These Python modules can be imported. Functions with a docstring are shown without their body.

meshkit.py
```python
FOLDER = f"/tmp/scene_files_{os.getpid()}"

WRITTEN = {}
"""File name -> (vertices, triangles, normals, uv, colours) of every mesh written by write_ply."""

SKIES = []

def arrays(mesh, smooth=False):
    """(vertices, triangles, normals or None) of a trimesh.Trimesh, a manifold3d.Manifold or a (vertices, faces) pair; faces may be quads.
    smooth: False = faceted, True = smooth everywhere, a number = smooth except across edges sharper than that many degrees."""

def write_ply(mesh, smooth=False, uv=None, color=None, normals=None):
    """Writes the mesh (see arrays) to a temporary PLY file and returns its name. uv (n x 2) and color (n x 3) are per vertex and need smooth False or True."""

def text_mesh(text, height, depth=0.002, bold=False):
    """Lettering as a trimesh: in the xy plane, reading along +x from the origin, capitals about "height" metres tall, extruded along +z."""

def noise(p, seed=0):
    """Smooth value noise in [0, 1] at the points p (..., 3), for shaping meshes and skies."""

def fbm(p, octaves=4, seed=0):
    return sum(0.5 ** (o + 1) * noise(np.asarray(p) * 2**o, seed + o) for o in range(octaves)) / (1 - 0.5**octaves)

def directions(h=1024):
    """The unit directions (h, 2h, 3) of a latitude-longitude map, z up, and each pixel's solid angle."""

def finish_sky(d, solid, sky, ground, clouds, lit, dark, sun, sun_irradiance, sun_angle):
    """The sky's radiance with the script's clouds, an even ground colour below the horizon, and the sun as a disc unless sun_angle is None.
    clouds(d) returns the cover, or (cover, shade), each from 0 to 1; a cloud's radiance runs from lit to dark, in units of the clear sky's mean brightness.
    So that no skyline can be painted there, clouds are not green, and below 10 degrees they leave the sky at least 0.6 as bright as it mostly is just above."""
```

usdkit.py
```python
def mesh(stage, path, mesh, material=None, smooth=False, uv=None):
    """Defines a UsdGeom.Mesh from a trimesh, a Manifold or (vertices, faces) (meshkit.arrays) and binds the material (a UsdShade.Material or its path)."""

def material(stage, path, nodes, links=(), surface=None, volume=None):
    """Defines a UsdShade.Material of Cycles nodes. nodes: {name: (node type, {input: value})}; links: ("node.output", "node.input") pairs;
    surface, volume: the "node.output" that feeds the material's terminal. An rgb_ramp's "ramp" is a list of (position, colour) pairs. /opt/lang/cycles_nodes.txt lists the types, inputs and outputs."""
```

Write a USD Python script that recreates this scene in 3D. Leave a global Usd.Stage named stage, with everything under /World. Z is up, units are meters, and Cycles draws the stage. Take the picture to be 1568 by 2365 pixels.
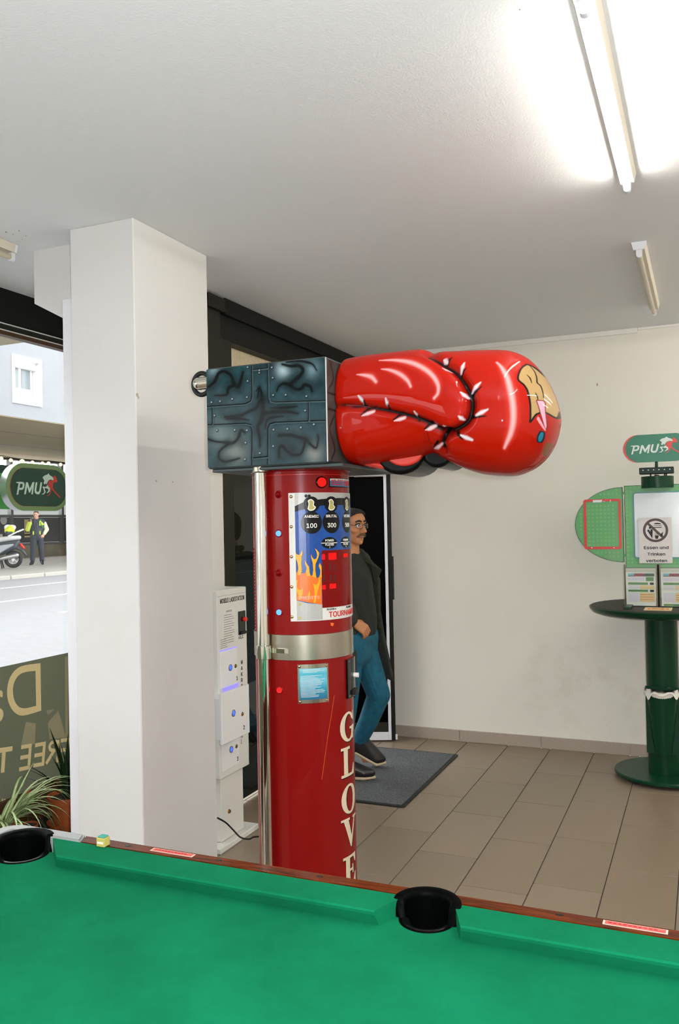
import math, random
import numpy as np
import trimesh, manifold3d, shapely, meshkit, usdkit
from manifold3d import Manifold
from shapely.geometry import Polygon, LineString, Point, MultiPolygon, box as sbox
from shapely import affinity
from shapely.ops import unary_union
from pxr import Usd, UsdGeom, UsdLux, UsdShade, Gf, Sdf, Vt

random.seed(7)
RNG = np.random.default_rng(7)
stage = Usd.Stage.CreateInMemory()
UsdGeom.SetStageUpAxis(stage, 'Z')
UsdGeom.SetStageMetersPerUnit(stage, 1.0)
UsdGeom.Xform.Define(stage, '/World')

# ---------------------------------------------------------------- camera, sky, flash, exposure
W, H = 1568, 2365
F_PX, CAM_Z = 1953.0, 1.60
YAW, PITCH, ROLL = (math.radians(a) for a in (23.3822, 0.7947, -1.1800))
EXPOSURE = 0.07
SKY, SKY_COL = 1.5, (0.97, 0.985, 1.0)
FLASH, TUBE, TUBE_COL = 10.8, 62.0, (1.0, 0.95, 0.87)

_f = np.array([-math.sin(YAW) * math.cos(PITCH), math.cos(YAW) * math.cos(PITCH), math.sin(PITCH)])
_r = np.array([math.cos(YAW), math.sin(YAW), 0.0])
_u = np.cross(_r, _f)
RIGHT = _r * math.cos(ROLL) + _u * math.sin(ROLL)
UP = -_r * math.sin(ROLL) + _u * math.cos(ROLL)
EYE = np.array([0.0, 0.0, CAM_Z])

cam = UsdGeom.Camera.Define(stage, '/World/camera')
cam.CreateHorizontalApertureAttr(24.0)
cam.CreateVerticalApertureAttr(24.0 * H / W)
cam.CreateFocalLengthAttr(24.0 * F_PX / W)
cam.CreateClippingRangeAttr((0.05, 500.0))
cam.CreateExposureAttr(EXPOSURE)
cam.AddTransformOp().Set(Gf.Matrix4d(*RIGHT, 0, *UP, 0, *(-_f), 0, *EYE, 1))

sky = UsdLux.DomeLight.Define(stage, '/World/sky')
sky.CreateIntensityAttr(SKY)
sky.CreateColorAttr(Gf.Vec3f(*SKY_COL))

flash = UsdLux.SphereLight.Define(stage, '/World/camera_flash')          # the small flash beside and above the lens
flash.CreateRadiusAttr(0.022)
flash.CreateIntensityAttr(FLASH * 1000.0)
flash.CreateColorAttr(Gf.Vec3f(0.97, 0.985, 1.05))
flash.AddTranslateOp().Set(Gf.Vec3d(*(EYE + RIGHT * 0.052 + UP * 0.024 - _f * 0.02)))


def ray(px, py):
    return (px - W / 2) / F_PX * RIGHT - (py - H / 2) / F_PX * UP + _f


def P(px, py, **k):
    """The point of the plane x=, y= or z= that the photograph shows at this pixel."""
    d = ray(px, py)
    (a, v), = k.items()
    i = 'xyz'.index(a)
    return EYE + (v - EYE[i]) / d[i] * d


# ---------------------------------------------------------------- small helpers
def lin(c):
    c = np.asarray(c, float) / 255.0
    return tuple(np.where(c <= 0.04045, c / 12.92, ((c + 0.055) / 1.055) ** 2.4))


LOOKS = {}


def pm(name, col, rough=0.5, metal=0.0, noise=None, bump=None, vc=False, **kw):
    """A principled material. col: sRGB 0-255. noise=(scale, other colour, amount[, low, high]); bump=(scale, strength, distance)."""
    n = {'p': ('principled_bsdf', {'base_color': lin(col), 'roughness': rough, 'metallic': metal, **kw}), 'g': ('geometry', {})}
    l = []
    if vc:
        n['a'] = ('attribute', {'attribute': 'displayColor'})
        l.append(('a.color', 'p.base_color'))
    if noise:
        lo, hi = noise[3:5] if len(noise) > 3 else (0.35, 0.65)
        n['n'] = ('noise_texture', {'scale': noise[0], 'detail': 4.0, 'roughness': 0.6})
        n['m'] = ('map_range', {'from_min': lo, 'from_max': hi, 'to_min': 0.0, 'to_max': noise[2], 'clamp': True})
        n['x'] = ('mix', {'color1': lin(col), 'color2': lin(noise[1])})
        l += [('g.position', 'n.vector'), ('n.fac', 'm.value'), ('m.result', 'x.fac'), ('x.color', 'p.base_color')]
        if vc:
            l = [('a.color', 'x.color1')] + l[1:]
    if bump:
        n['bn'] = ('noise_texture', {'scale': bump[0], 'detail': 3.0})
        n['b'] = ('bump', {'strength': bump[1], 'distance': bump[2]})
        l += [('g.position', 'bn.vector'), ('bn.fac', 'b.height'), ('b.normal', 'p.normal')]
    LOOKS[name] = usdkit.material(stage, '/World/Looks/' + name, n, l, surface='p.BSDF')
    return LOOKS[name]


def emit(name, col, strength):
    LOOKS[name] = usdkit.material(stage, '/World/Looks/' + name, {'e': ('emission', {'color': lin(col), 'strength': strength})}, surface='e.emission')


USED = {}


def fresh(parent, name):
    k = (parent, name)
    i = USED.get(k, -1) + 1
    USED[k] = i
    return name if i == 0 else '%s_%03d' % (name, i)


ORIGIN = {}


def tag(prim, label=None, cat=None, group=None, kind=None):
    for k, v in (('label', label), ('category', cat), ('group', group), ('kind', kind)):
        if v:
            prim.SetCustomDataByKey(k, v)
    return prim


def thing(name, label, cat, loc=(0, 0, 0), group=None, kind=None):
    """An Xform at the thing's base. Its parts are given in world coordinates and moved into its frame."""
    path = '/World/' + fresh('/World', name)
    x = UsdGeom.Xform.Define(stage, path)
    x.AddTranslateOp().Set(Gf.Vec3d(*map(float, loc)))
    ORIGIN[path] = np.asarray(loc, float)
    return tag(x.GetPrim(), label, cat, group, kind)


def geo(mesh):
    if isinstance(mesh, Manifold):
        m = mesh.to_mesh()
        return trimesh.Trimesh(np.array(m.vert_properties[:, :3]), np.array(m.tri_verts), process=False)
    return mesh


def part(parent, name, mesh, look, smooth=False, label=None, colors=None, kind=None):
    m = geo(mesh).copy()
    pp = str(parent.GetPath())
    top = '/'.join(pp.split('/')[:3])
    m.apply_translation(-ORIGIN[top])
    path = pp + '/' + fresh(pp, name)
    u = usdkit.mesh(stage, path, m, LOOKS[look], smooth=True if colors is not None else smooth)
    if colors is not None:
        pv = UsdGeom.PrimvarsAPI(u).CreatePrimvar('displayColor', Sdf.ValueTypeNames.Color3fArray, 'vertex')
        pv.Set(Vt.Vec3fArray.FromNumpy(np.asarray(colors, np.float32)))
    return tag(u.GetPrim(), label, None, None, kind)


def solo(name, mesh, look, label, cat, smooth=False, group=None, kind=None, colors=None):
    """A thing that is one mesh."""
    m = geo(mesh).copy()
    path = '/World/' + fresh('/World', name)
    b = m.bounds
    loc = np.array([(b[0][0] + b[1][0]) / 2, (b[0][1] + b[1][1]) / 2, b[0][2]])
    m.apply_translation(-loc)
    u = usdkit.mesh(stage, path, m, LOOKS[look], smooth=True if colors is not None else smooth)
    u.AddTranslateOp().Set(Gf.Vec3d(*loc))
    ORIGIN[path] = loc
    if colors is not None:
        UsdGeom.PrimvarsAPI(u).CreatePrimvar('displayColor', Sdf.ValueTypeNames.Color3fArray, 'vertex').Set(Vt.Vec3fArray.FromNumpy(np.asarray(colors, np.float32)))
    return tag(u.GetPrim(), label, cat, group, kind)


def copy_of(src, name, offset, label, rotz=0.0, group=None):
    """One more of a thing: an instance of the first, with its own label."""
    path = '/World/' + fresh('/World', name)
    x = UsdGeom.Xform.Define(stage, path)
    p = x.GetPrim()
    p.GetReferences().AddInternalReference(src.GetPath())
    o = ORIGIN[str(src.GetPath())] + np.asarray(offset, float)
    UsdGeom.Xformable(p).ClearXformOpOrder()
    xf = UsdGeom.Xformable(p)
    xf.AddTranslateOp(opSuffix='at').Set(Gf.Vec3d(*o))
    if rotz:
        xf.AddRotateZOp(opSuffix='at').Set(rotz)
    p.SetInstanceable(True)
    return tag(p, label, src.GetCustomDataByKey('category'), group or src.GetCustomDataByKey('group'))


cat_ = trimesh.util.concatenate


def bx(x0, x1, y0, y1, z0, z1, bev=0.0):
    """A box between two corners, its edges chamfered by bev."""
    lo, hi = np.minimum([x0, y0, z0], [x1, y1, z1]), np.maximum([x0, y0, z0], [x1, y1, z1])
    if bev <= 0:
        b = trimesh.creation.box(hi - lo)
        b.apply_translation((lo + hi) / 2)
        return b
    c, pts = min(bev, (hi - lo).min() * 0.45), []
    for sx in (0, 1):
        for sy in (0, 1):
            for sz in (0, 1):
                q = np.array([(lo, hi)[sx][0], (lo, hi)[sy][1], (lo, hi)[sz][2]])
                s = np.array([1 - 2 * sx, 1 - 2 * sy, 1 - 2 * sz]) * c
                for k in range(3):
                    d = s.copy()
                    d[k] = 0
                    pts.append(q + d)
    return trimesh.convex.convex_hull(np.array(pts))


def frame_to(o, u, v):
    u = np.asarray(u, float) / np.linalg.norm(u)
    v = np.asarray(v, float)
    v = v - u * (u @ v)
    v /= np.linalg.norm(v)
    t = np.eye(4)
    t[:3, 0], t[:3, 1], t[:3, 2], t[:3, 3] = u, v, np.cross(u, v), o
    return t


def polys(p):
    p = p if p.is_valid else p.buffer(0)
    return [g for g in getattr(p, 'geoms', [p]) if isinstance(g, Polygon) and g.area > 1e-9]


def slab(poly, o, u, v, t):
    """A flat shape drawn in the (u, v) plane at o and given the thickness t along u x v."""
    m = cat_([trimesh.creation.extrude_polygon(g, t, engine='earcut') for g in polys(poly)])
    m.apply_transform(frame_to(o, u, v))
    return m


def cyl(a, b, r, n=20, r2=None):
    a, b = np.asarray(a, float), np.asarray(b, float)
    d = b - a
    L = np.linalg.norm(d)
    w = d / L
    u = np.cross(w, [0, 0, 1] if abs(w[2]) < 0.9 else [1, 0, 0])
    u /= np.linalg.norm(u)
    v = np.cross(w, u)
    t = np.linspace(0, 2 * np.pi, n, endpoint=False)
    ring = np.cos(t)[:, None] * u + np.sin(t)[:, None] * v
    V = np.vstack([a + ring * r, b + ring * (r if r2 is None else r2), [a], [b]])
    i, j = np.arange(n), (np.arange(n) + 1) % n
    Fc = np.vstack([np.c_[i, j, n + j], np.c_[i, n + j, n + i], np.c_[j, i, np.full(n, 2 * n)], np.c_[n + i, n + j, np.full(n, 2 * n + 1)]])
    return trimesh.Trimesh(V, Fc, process=False)


def lathe(prof, o=(0, 0, 0), n=48, axis=None):
    """Revolves (radius, height) points about the vertical through o (or about axis)."""
    m = trimesh.creation.revolve(np.asarray(prof, float), sections=n)
    if axis is not None:
        m.apply_transform(trimesh.geometry.align_vectors([0, 0, 1], axis))
    m.apply_translation(o)
    return m


def tube(path, r, n=8, cap=True):
    path = np.asarray(path, float)
    r = np.broadcast_to(r, len(path))
    tan = np.gradient(path, axis=0)
    tan /= np.linalg.norm(tan, axis=1)[:, None]
    ref = np.array([0, 0, 1.0]) if abs(tan[0][2]) < 0.9 else np.array([1.0, 0, 0])
    u = np.cross(tan[0], ref)
    u /= np.linalg.norm(u)
    t = np.linspace(0, 2 * np.pi, n, endpoint=False)
    V = []
    for p, w, rr in zip(path, tan, r):
        u = u - w * (w @ u)
        u /= np.linalg.norm(u)
        V.append(p + rr * (np.cos(t)[:, None] * u + np.sin(t)[:, None] * np.cross(w, u)))
    V = np.vstack(V)
    i, j, fs = np.arange(n), (np.arange(n) + 1) % n, []
    for k in range(len(path) - 1):
        a, b = k * n, (k + 1) * n
        fs += [np.c_[a + i, a + j, b + j], np.c_[a + i, b + j, b + i]]
    if cap:
        V = np.vstack([V, path[:1], path[-1:]])
        e = (len(path) - 1) * n
        fs += [np.c_[j, i, np.full(n, len(V) - 2)], np.c_[e + i, e + j, np.full(n, len(V) - 1)]]
    return trimesh.Trimesh(V, np.vstack(fs), process=False)


def spl(pts, n=8):
    """A smooth curve through the points (Catmull-Rom)."""
    p = np.asarray(pts, float)
    if len(p) < 3:
        return p
    q = np.vstack([2 * p[0] - p[1], p, 2 * p[-1] - p[-2]])
    out = []
    for i in range(1, len(q) - 2):
        a, b, c, d = q[i - 1:i + 3]
        for t in np.arange(n) / n:
            out.append(0.5 * (2 * b + (c - a) * t + (2 * a - 5 * b + 4 * c - d) * t * t + (3 * b - a - 3 * c + d) * t ** 3))
    return np.vstack(out + [p[-1]])


def text2d(s, height, bold=True, width=None, depth=0.0008):
    m = meshkit.text_mesh(s, height, depth, bold)
    m.apply_translation([-m.bounds[0][0], 0, 0])
    if width:
        m.apply_scale([width / m.bounds[1][0], 1, 1])
    return m


def text_on(s, height, o, u, v, bold=True, width=None, depth=0.0008):
    m = text2d(s, height, bold, width, depth)
    m.apply_transform(frame_to(o, u, v))
    return m


def chain(pts):
    """One solid through spheres (point, radius)."""
    pts = [(np.asarray(p, float), r) for p, r in pts]
    sph = [Manifold.sphere(r, 20).translate([float(c) for c in p]) for p, r in pts]
    if len(sph) == 1:
        return sph[0]
    return Manifold.batch_boolean([Manifold.batch_hull([a, b]) for a, b in zip(sph, sph[1:])], manifold3d.OpType.Add)


def hull(pts):
    return Manifold.batch_hull([Manifold.sphere(r, 20).translate([float(c) for c in p]) for p, r in pts])


def flesh(parts, length=0.02, it=10):
    m = Manifold.batch_boolean(parts, manifold3d.OpType.Add) if isinstance(parts, list) else parts
    t = geo(m.refine_to_length(length))
    t = trimesh.Trimesh(t.vertices, t.faces, process=True)
    trimesh.smoothing.filter_taubin(t, 0.5, 0.53, iterations=it)
    return t


def ribbon(pts, widths, side, fold=0.25, thick=0.0008):
    """A leaf: a folded strip along pts; returns the mesh and, per vertex, 0 at its edges to 1 on its midrib."""
    pts = np.asarray(pts, float)
    tan = np.gradient(pts, axis=0)
    tan /= np.linalg.norm(tan, axis=1)[:, None]
    V, mid = [], []
    for p, t, w in zip(pts, tan, widths):
        s = np.cross(t, side)
        s /= np.linalg.norm(s) + 1e-9
        nn = np.cross(s, t)
        for k, h in ((-1, fold), (-0.45, fold * .35), (0, 0), (0.45, fold * .35), (1, fold)):
            V.append(p + s * k * w + nn * h * w)
            mid.append(1 - abs(k))
    n = len(pts)
    V = np.array(V)
    Fc = []
    for i in range(n - 1):
        for k in range(4):
            a = i * 5 + k
            Fc += [[a, a + 1, a + 6], [a, a + 6, a + 5]]
    return trimesh.Trimesh(V, np.array(Fc), process=False), np.array(mid)


def seg_dist(q, pts):
    """Distance of the points q (n, 2) to a polyline, and where along it (0..1)."""
    pts = np.asarray(pts, float)
    best, at = np.full(len(q), 1e9), np.zeros(len(q))
    L = np.r_[0, np.cumsum(np.linalg.norm(np.diff(pts, axis=0), axis=1))]
    for i in range(len(pts) - 1):
        a, d = pts[i], pts[i + 1] - pts[i]
        t = np.clip(((q - a) @ d) / max(d @ d, 1e-12), 0, 1)
        dist = np.linalg.norm(q - a - t[:, None] * d, axis=1)
        m = dist < best
        best[m], at[m] = dist[m], ((L[i] + t * (L[i + 1] - L[i])) / L[-1])[m]
    return best, at


def brush(col, q, pts, w, color, soft=0.5, alpha=1.0):
    """Paints an airbrush stroke into the colours col at the points q. w: half width, or half widths along the stroke."""
    pts = np.asarray(pts, float)
    pad = np.max(w) * (1 + soft)
    near = np.all((q > pts.min(0) - pad) & (q < pts.max(0) + pad), axis=1)
    d, t = seg_dist(q[near], pts)
    w = np.interp(t, np.linspace(0, 1, np.size(w)), np.atleast_1d(w))
    k = np.clip((w * (1 + soft) - d) / np.maximum(w * 2 * soft, 1e-6), 0, 1)
    k = (k * k * (3 - 2 * k) * alpha)[:, None]
    col[near] = col[near] * (1 - k) + np.asarray(lin(color)) * k


def inside(q, poly):
    return shapely.contains_xy(poly, q[:, 0], q[:, 1])


X, Y, Z = np.eye(3)

# ---------------------------------------------------------------- materials
pm('wall_paint', (230, 227, 219), 0.75, bump=(160, 0.25, 0.002))
LOOKS['wall_stained'] = usdkit.material(stage, '/World/Looks/wall_stained', {   # the back wall: scuffs and damp marks low down, left of the stand
    'g': ('geometry', {}), 'd': ('vector_math', {'math_type': 'distance', 'vector2': (-0.80, 6.01, 0.42)}), 'k': ('map_range', {'from_min': 0.62, 'from_max': 0.12, 'to_min': 0.0, 'to_max': 1.0, 'clamp': True}),
    'n': ('noise_texture', {'scale': 5.0, 'detail': 6.0, 'roughness': 0.62}), 'm': ('map_range', {'from_min': 0.50, 'from_max': 0.66, 'to_min': 0.0, 'to_max': 0.30, 'clamp': True}),
    'u': ('math', {'math_type': 'multiply'}), 'x': ('mix', {'color1': lin((230, 226, 214)), 'color2': lin((190, 182, 160))}),
    'bn': ('noise_texture', {'scale': 160.0, 'detail': 3.0}), 'b': ('bump', {'strength': 0.25, 'distance': 0.002}), 'p': ('principled_bsdf', {'roughness': 0.75})},
    [('g.position', 'd.vector1'), ('d.value', 'k.value'), ('g.position', 'n.vector'), ('n.fac', 'm.value'), ('k.result', 'u.value1'), ('m.result', 'u.value2'), ('u.value', 'x.fac'), ('x.color', 'p.base_color'),
     ('g.position', 'bn.vector'), ('bn.fac', 'b.height'), ('b.normal', 'p.normal')], surface='p.BSDF')
pm('ceiling_paint', (229, 230, 230), 0.85, bump=(150, 0.35, 0.003))
pm('pillar_paint', (214, 212, 208), 0.7, noise=(2.3, (206, 202, 194), 0.35, 0.5, 0.8), bump=(170, 0.2, 0.002))
pm('grime', (172, 162, 142), 0.85, noise=(26, (188, 180, 162), 0.8))
pm('speck', (120, 92, 60), 0.8)
for i, c in enumerate(((138, 122, 103), (135, 119, 100), (140, 124, 105), (133, 118, 99))):
    pm('tile_%d' % i, c, 0.36, noise=(120, tuple(v - 16 for v in c), 0.55), bump=(260, 0.12, 0.001))
pm('grout', (62, 55, 48), 0.9)
pm('skirting', (170, 157, 143), 0.5, noise=(120, (150, 138, 124), 0.5))
pm('black_frame', (17, 18, 15), 0.5, specular_ior_level=0.2, noise=(40, (26, 27, 22), 0.5))
pm('dark_frame', (38, 38, 31), 0.5, specular_ior_level=0.2)
pm('brown_frame', (74, 48, 22), 0.45)
pm('alu', (196, 196, 198), 0.35, 0.9)
pm('white_frame', (222, 221, 224), 0.35)
pm('white_plastic', (225, 223, 217), 0.4)
pm('white_metal', (222, 220, 212), 0.38)
pm('black_glass', (1, 2, 1), 0.4, specular_ior_level=0.02)
pm('black_rubber', (14, 15, 15), 0.55)
pm('black_gloss', (7, 10, 10), 0.16)
pm('steel', (188, 180, 165), 0.26, 1.0, noise=(9, (160, 150, 134), 0.5))
pm('chrome', (225, 222, 210), 0.07, 1.0)
pm('screw', (205, 175, 140), 0.25, 1.0)
def glazing(name, tint, base):
    """A pane: clear, with a mirror image that grows towards grazing view."""
    LOOKS[name] = usdkit.material(stage, '/World/Looks/' + name, {
        't': ('transparent_bsdf', {'color': tint}), 'g': ('glossy_bsdf', {'color': (1, 1, 1), 'roughness': 0.01}), 'w': ('layer_weight', {'blend': 0.5}),
        'p': ('math', {'math_type': 'power', 'value2': 5.0}), 'a': ('math', {'math_type': 'multiply_add', 'value2': 0.9, 'value3': base}), 'm': ('mix_closure', {})},
        [('w.facing', 'p.value1'), ('p.value', 'a.value1'), ('a.value', 'm.fac'), ('t.BSDF', 'm.closure1'), ('g.BSDF', 'm.closure2')], surface='m.closure')


glazing('pane', (0.98, 0.99, 0.985), 0.02)
glazing('smoked_pane', (0.12, 0.135, 0.125), 0.03)


def film(name, col, through, clear=0.0):
    """A printed film: partly lets light through diffusely."""
    n = {'d': ('diffuse_bsdf', {'color': lin(col)}), 't': ('translucent_bsdf', {'color': lin(through)}), 'm': ('mix_closure', {'fac': 0.5}),
         'c': ('transparent_bsdf', {'color': (0.8, 0.85, 0.8)}), 'k': ('mix_closure', {'fac': clear})}
    LOOKS[name] = usdkit.material(stage, '/World/Looks/' + name, n, [('d.BSDF', 'm.closure1'), ('t.BSDF', 'm.closure2'), ('m.closure', 'k.closure1'), ('c.BSDF', 'k.closure2')], surface='k.closure')


film('film_dark', (118, 119, 103), (158, 160, 140), 0.03)
film('film_mid', (142, 136, 118), (192, 184, 158), 0.03)
film('film_letter', (200, 186, 150), (226, 212, 174), 0.03)

# ---------------------------------------------------------------- the room
CE, YB, XW, XD, XR, YR = 2.875, 6.01, -3.36, -2.45, 3.2, -3.2     # ceiling, back wall, shop window, door wall, right and rear walls

fl = thing('floor', 'floor of long grey-beige rectangular tiles laid in staggered rows', 'floor', (0, 0, 0), kind='structure')
part(fl, 'grout_bed', bx(XW, XR, YR, YB, -0.10, -0.0035), 'grout')
part(fl, 'screed', bx(XW, XR, YR, 2.0, -0.0035, 0.0), 'tile_1')
TW, TL = 0.2945, 0.593
OFFS = {0: 4.05, 1: 3.765, 2: 3.637, 3: 3.945, 4: 4.196, 5: 3.86, 6: 4.02, 7: 3.72, 8: 4.1, 9: 3.9}
for k in range(-6, 10):
    x1 = -0.1475 - TW * k
    x0 = x1 - TW
    y = OFFS.get(k, 3.7 + 0.13 * (k % 4)) - 4 * TL
    while y < YB:
        a, b = max(y, 2.0), min(y + TL, YB - 0.001)
        if b - a > 0.02 and x1 > XW:
            part(fl, 'tile', bx(max(x0, XW) + 0.0022, x1 - 0.0022, a + 0.0022, b - 0.0022, -0.006, RNG.uniform(-0.0004, 0.0004), 0.0012), 'tile_%d' % RNG.integers(4))
        y += TL

ce_ = thing('ceiling', 'white plastered ceiling over the whole room', 'ceiling', (0, 1.4, CE), kind='structure')
part(ce_, 'plaster', bx(XW - 0.1, XR, YR, YB + 0.1, CE, CE + 0.2), 'ceiling_paint')
for px, py, r in ((14, 536, 0.006), (30, 541, 0.004), (44, 533, 0.005), (60, 545, 0.004), (52, 552, 0.003), (1200, 22, 0.003)):
    q = P(px, py, z=CE)
    part(ce_, 'speck', cyl(q - Z * 0.0008, q + Z * 0.001, r * 0.6, 7), 'speck')
wb = thing('wall_back', 'white painted back wall with faint grey scuffs above the skirting', 'wall', (0.3, YB, 0), kind='structure')
part(wb, 'plaster', bx(-2.75, XR, YB, YB + 0.2, 0, CE), 'wall_stained')
solo('wall_right', bx(XR, XR + 0.2, YR, YB + 0.2, 0, CE), 'wall_paint', 'white wall on the right, outside the picture', 'wall', kind='structure')
solo('wall_rear', bx(XW, XR, YR - 0.2, YR, 0, CE), 'wall_paint', 'white wall behind the viewer', 'wall', kind='structure')


def blot(px, py, rx, rz, n=9):
    """An irregular stain's outline."""
    c = P(px, py, y=YB)
    t = np.linspace(0, 2 * np.pi, n, endpoint=False)
    r = RNG.uniform(0.6, 1.15, n)
    return Polygon(spl(np.c_[c[0] + np.cos(t) * rx * r, c[2] + np.sin(t) * rz * r], 4))


for px, py, rx, rz in ((1379, 888, 0.004, 0.014),):
    part(wb, 'mark', slab(blot(px, py, rx, rz), (0, YB + 0.0002, 0), X, Z, 0.0012), 'speck', label='small black nick in the plaster')

bb = thing('baseboard_back', 'row of grey skirting tiles along the back wall', 'skirting', (-0.5, YB, 0), kind='structure')
for i in range(-2, 8):
    a = -1.68 + 0.588 * i
    part(bb, 'skirting_tile', bx(max(a, -2.6) + 0.0015, a + 0.588 - 0.0015, YB - 0.011, YB + 0.001, 0.0, 0.081, 0.0015), 'skirting')

tr = thing('trim_1', 'thin white cable duct in the corner of ceiling and back wall', 'trim', (0, YB, CE - 0.03), kind='structure')
part(tr, 'duct', bx(-2.4, P(1472, 770, y=YB)[0], YB - 0.014, YB, CE - 0.034, CE, 0.002), 'wall_paint')
part(tr, 'duct', bx(P(1472, 770, y=YB)[0] + 0.002, XR, YB - 0.010, YB, CE - 0.017, CE, 0.002), 'wall_paint')

# the pillar, the board beside it and the box above the window
pl_ = thing('pillar', 'square white pillar from floor to ceiling left of the boxing machine', 'pillar', (-2.29, 3.12, 0), kind='structure')
part(pl_, 'shaft', bx(-2.452, -2.124, 2.84, 3.40, 0, CE, 0.004), 'pillar_paint')
for px, py, r in ((317, 912, 0.008), (361, 1111, 0.005), (399, 1113, 0.004), (320, 918, 0.006)):
    q = P(px, py, x=-2.1235)
    part(pl_, 'chip', slab(Point(q[1], q[2]).buffer(r, 5), (-2.1245, 0, 0), Y, Z, 0.001), 'grime', label='small chip in the paint')
solo('trim_2', bx(-2.520, -2.456, 2.865, 2.90, 0, 2.59, 0.002), 'white_frame', 'narrow white board running up the left side of the pillar', 'trim', kind='structure')
so = Polygon([(-2.79, CE), (-2.456, CE), (-2.456, 2.535), (-2.60, 2.535), (-2.79, 2.634)])
solo('trim_3', slab(so, (0, 3.86, 0), X, Z, 0.87), 'pillar_paint', 'white boxed-in duct under the ceiling left of the pillar', 'trim', kind='structure')

part(pl_, 'joint', bx(-2.4565, -2.4515, 2.852, 2.862, 0, CE), 'brown_frame', label='open joint along the pillar')
# shop window on the left
w1 = thing('window_1', 'large shop window with a black head frame at the left', 'window', (XW, 0.4, 0), kind='structure')
part(w1, 'head_frame', bx(XW - 0.12, XW, YR, 3.9, 2.69, CE), 'black_frame')
part(w1, 'upper_rail', bx(XW - 0.08, XW - 0.003, YR, 3.9, 2.655, 2.69), 'dark_frame')
for z0, z1 in ((2.6865, 2.692), (2.6525, 2.6575)):
    part(w1, 'rail_edge', bx(XW - 0.02, XW + 0.004, YR, 3.9, z0, z1), 'white_metal')
part(w1, 'lower_rail', bx(XW - 0.05, XW - 0.004, YR, 3.9, 2.632, 2.655), 'brown_frame')
part(w1, 'side_post', bx(XW - 0.038, XW + 0.01, 3.872, 3.91, 0, 2.66), 'brown_frame')
part(w1, 'outer_jamb', bx(XW - 0.072, XW - 0.012, 3.913, 4.03, 0, CE), 'dark_frame')
part(w1, 'pane', bx(XW - 0.036, XW - 0.030, YR, 3.872, 0.19, 2.64), 'pane')
part(w1, 'sill', bx(XW - 0.12, XW + 0.36, YR, 3.9, 0.0, 0.03, 0.004), 'dark_frame', label='low dark sill carrying the flower pots')
part(w1, 'bottom_rail', bx(XW - 0.05, XW, YR, 3.9, 0.03, 0.195), 'brown_frame')

# door wall
wl = thing('wall_left', 'short white wall between shop window and door', 'wall', (XD, 3.9, 0), kind='structure')
part(wl, 'plaster', bx(XW - 0.01, XD - 0.12, 3.911, 4.03, 0, CE), 'pillar_paint')
part(wl, 'side_panel', bx(XD - 0.14, XD, 3.895, 4.048, 0, 2.2, 0.003), 'white_plastic', label='smooth white panel beside the door frame')
dw = thing('window_2', 'black framed glazing with a transom light over the entrance', 'window', (XD, 5.0, 0), kind='structure')
part(dw, 'roller_box', bx(XD - 0.10, XD + 0.03, 4.06, YB, 2.78, CE - 0.004, 0.006), 'black_frame')
part(dw, 'roller_box_end', bx(XD - 0.10, XD + 0.028, 3.895, 4.058, 2.79, CE - 0.012, 0.004), 'dark_frame')
part(dw, 'head_frame', bx(XD - 0.09, XD, 4.04, YB, 2.645, 2.785, 0.004), 'black_frame')
part(dw, 'side_frame', bx(XD - 0.08, XD + 0.004, 3.9, 4.045, 2.2, 2.79, 0.003), 'dark_frame')
part(dw, 'post', bx(XD - 0.09, XD + 0.002, 4.05, 4.165, 0, 2.65, 0.004), 'dark_frame')
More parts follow.
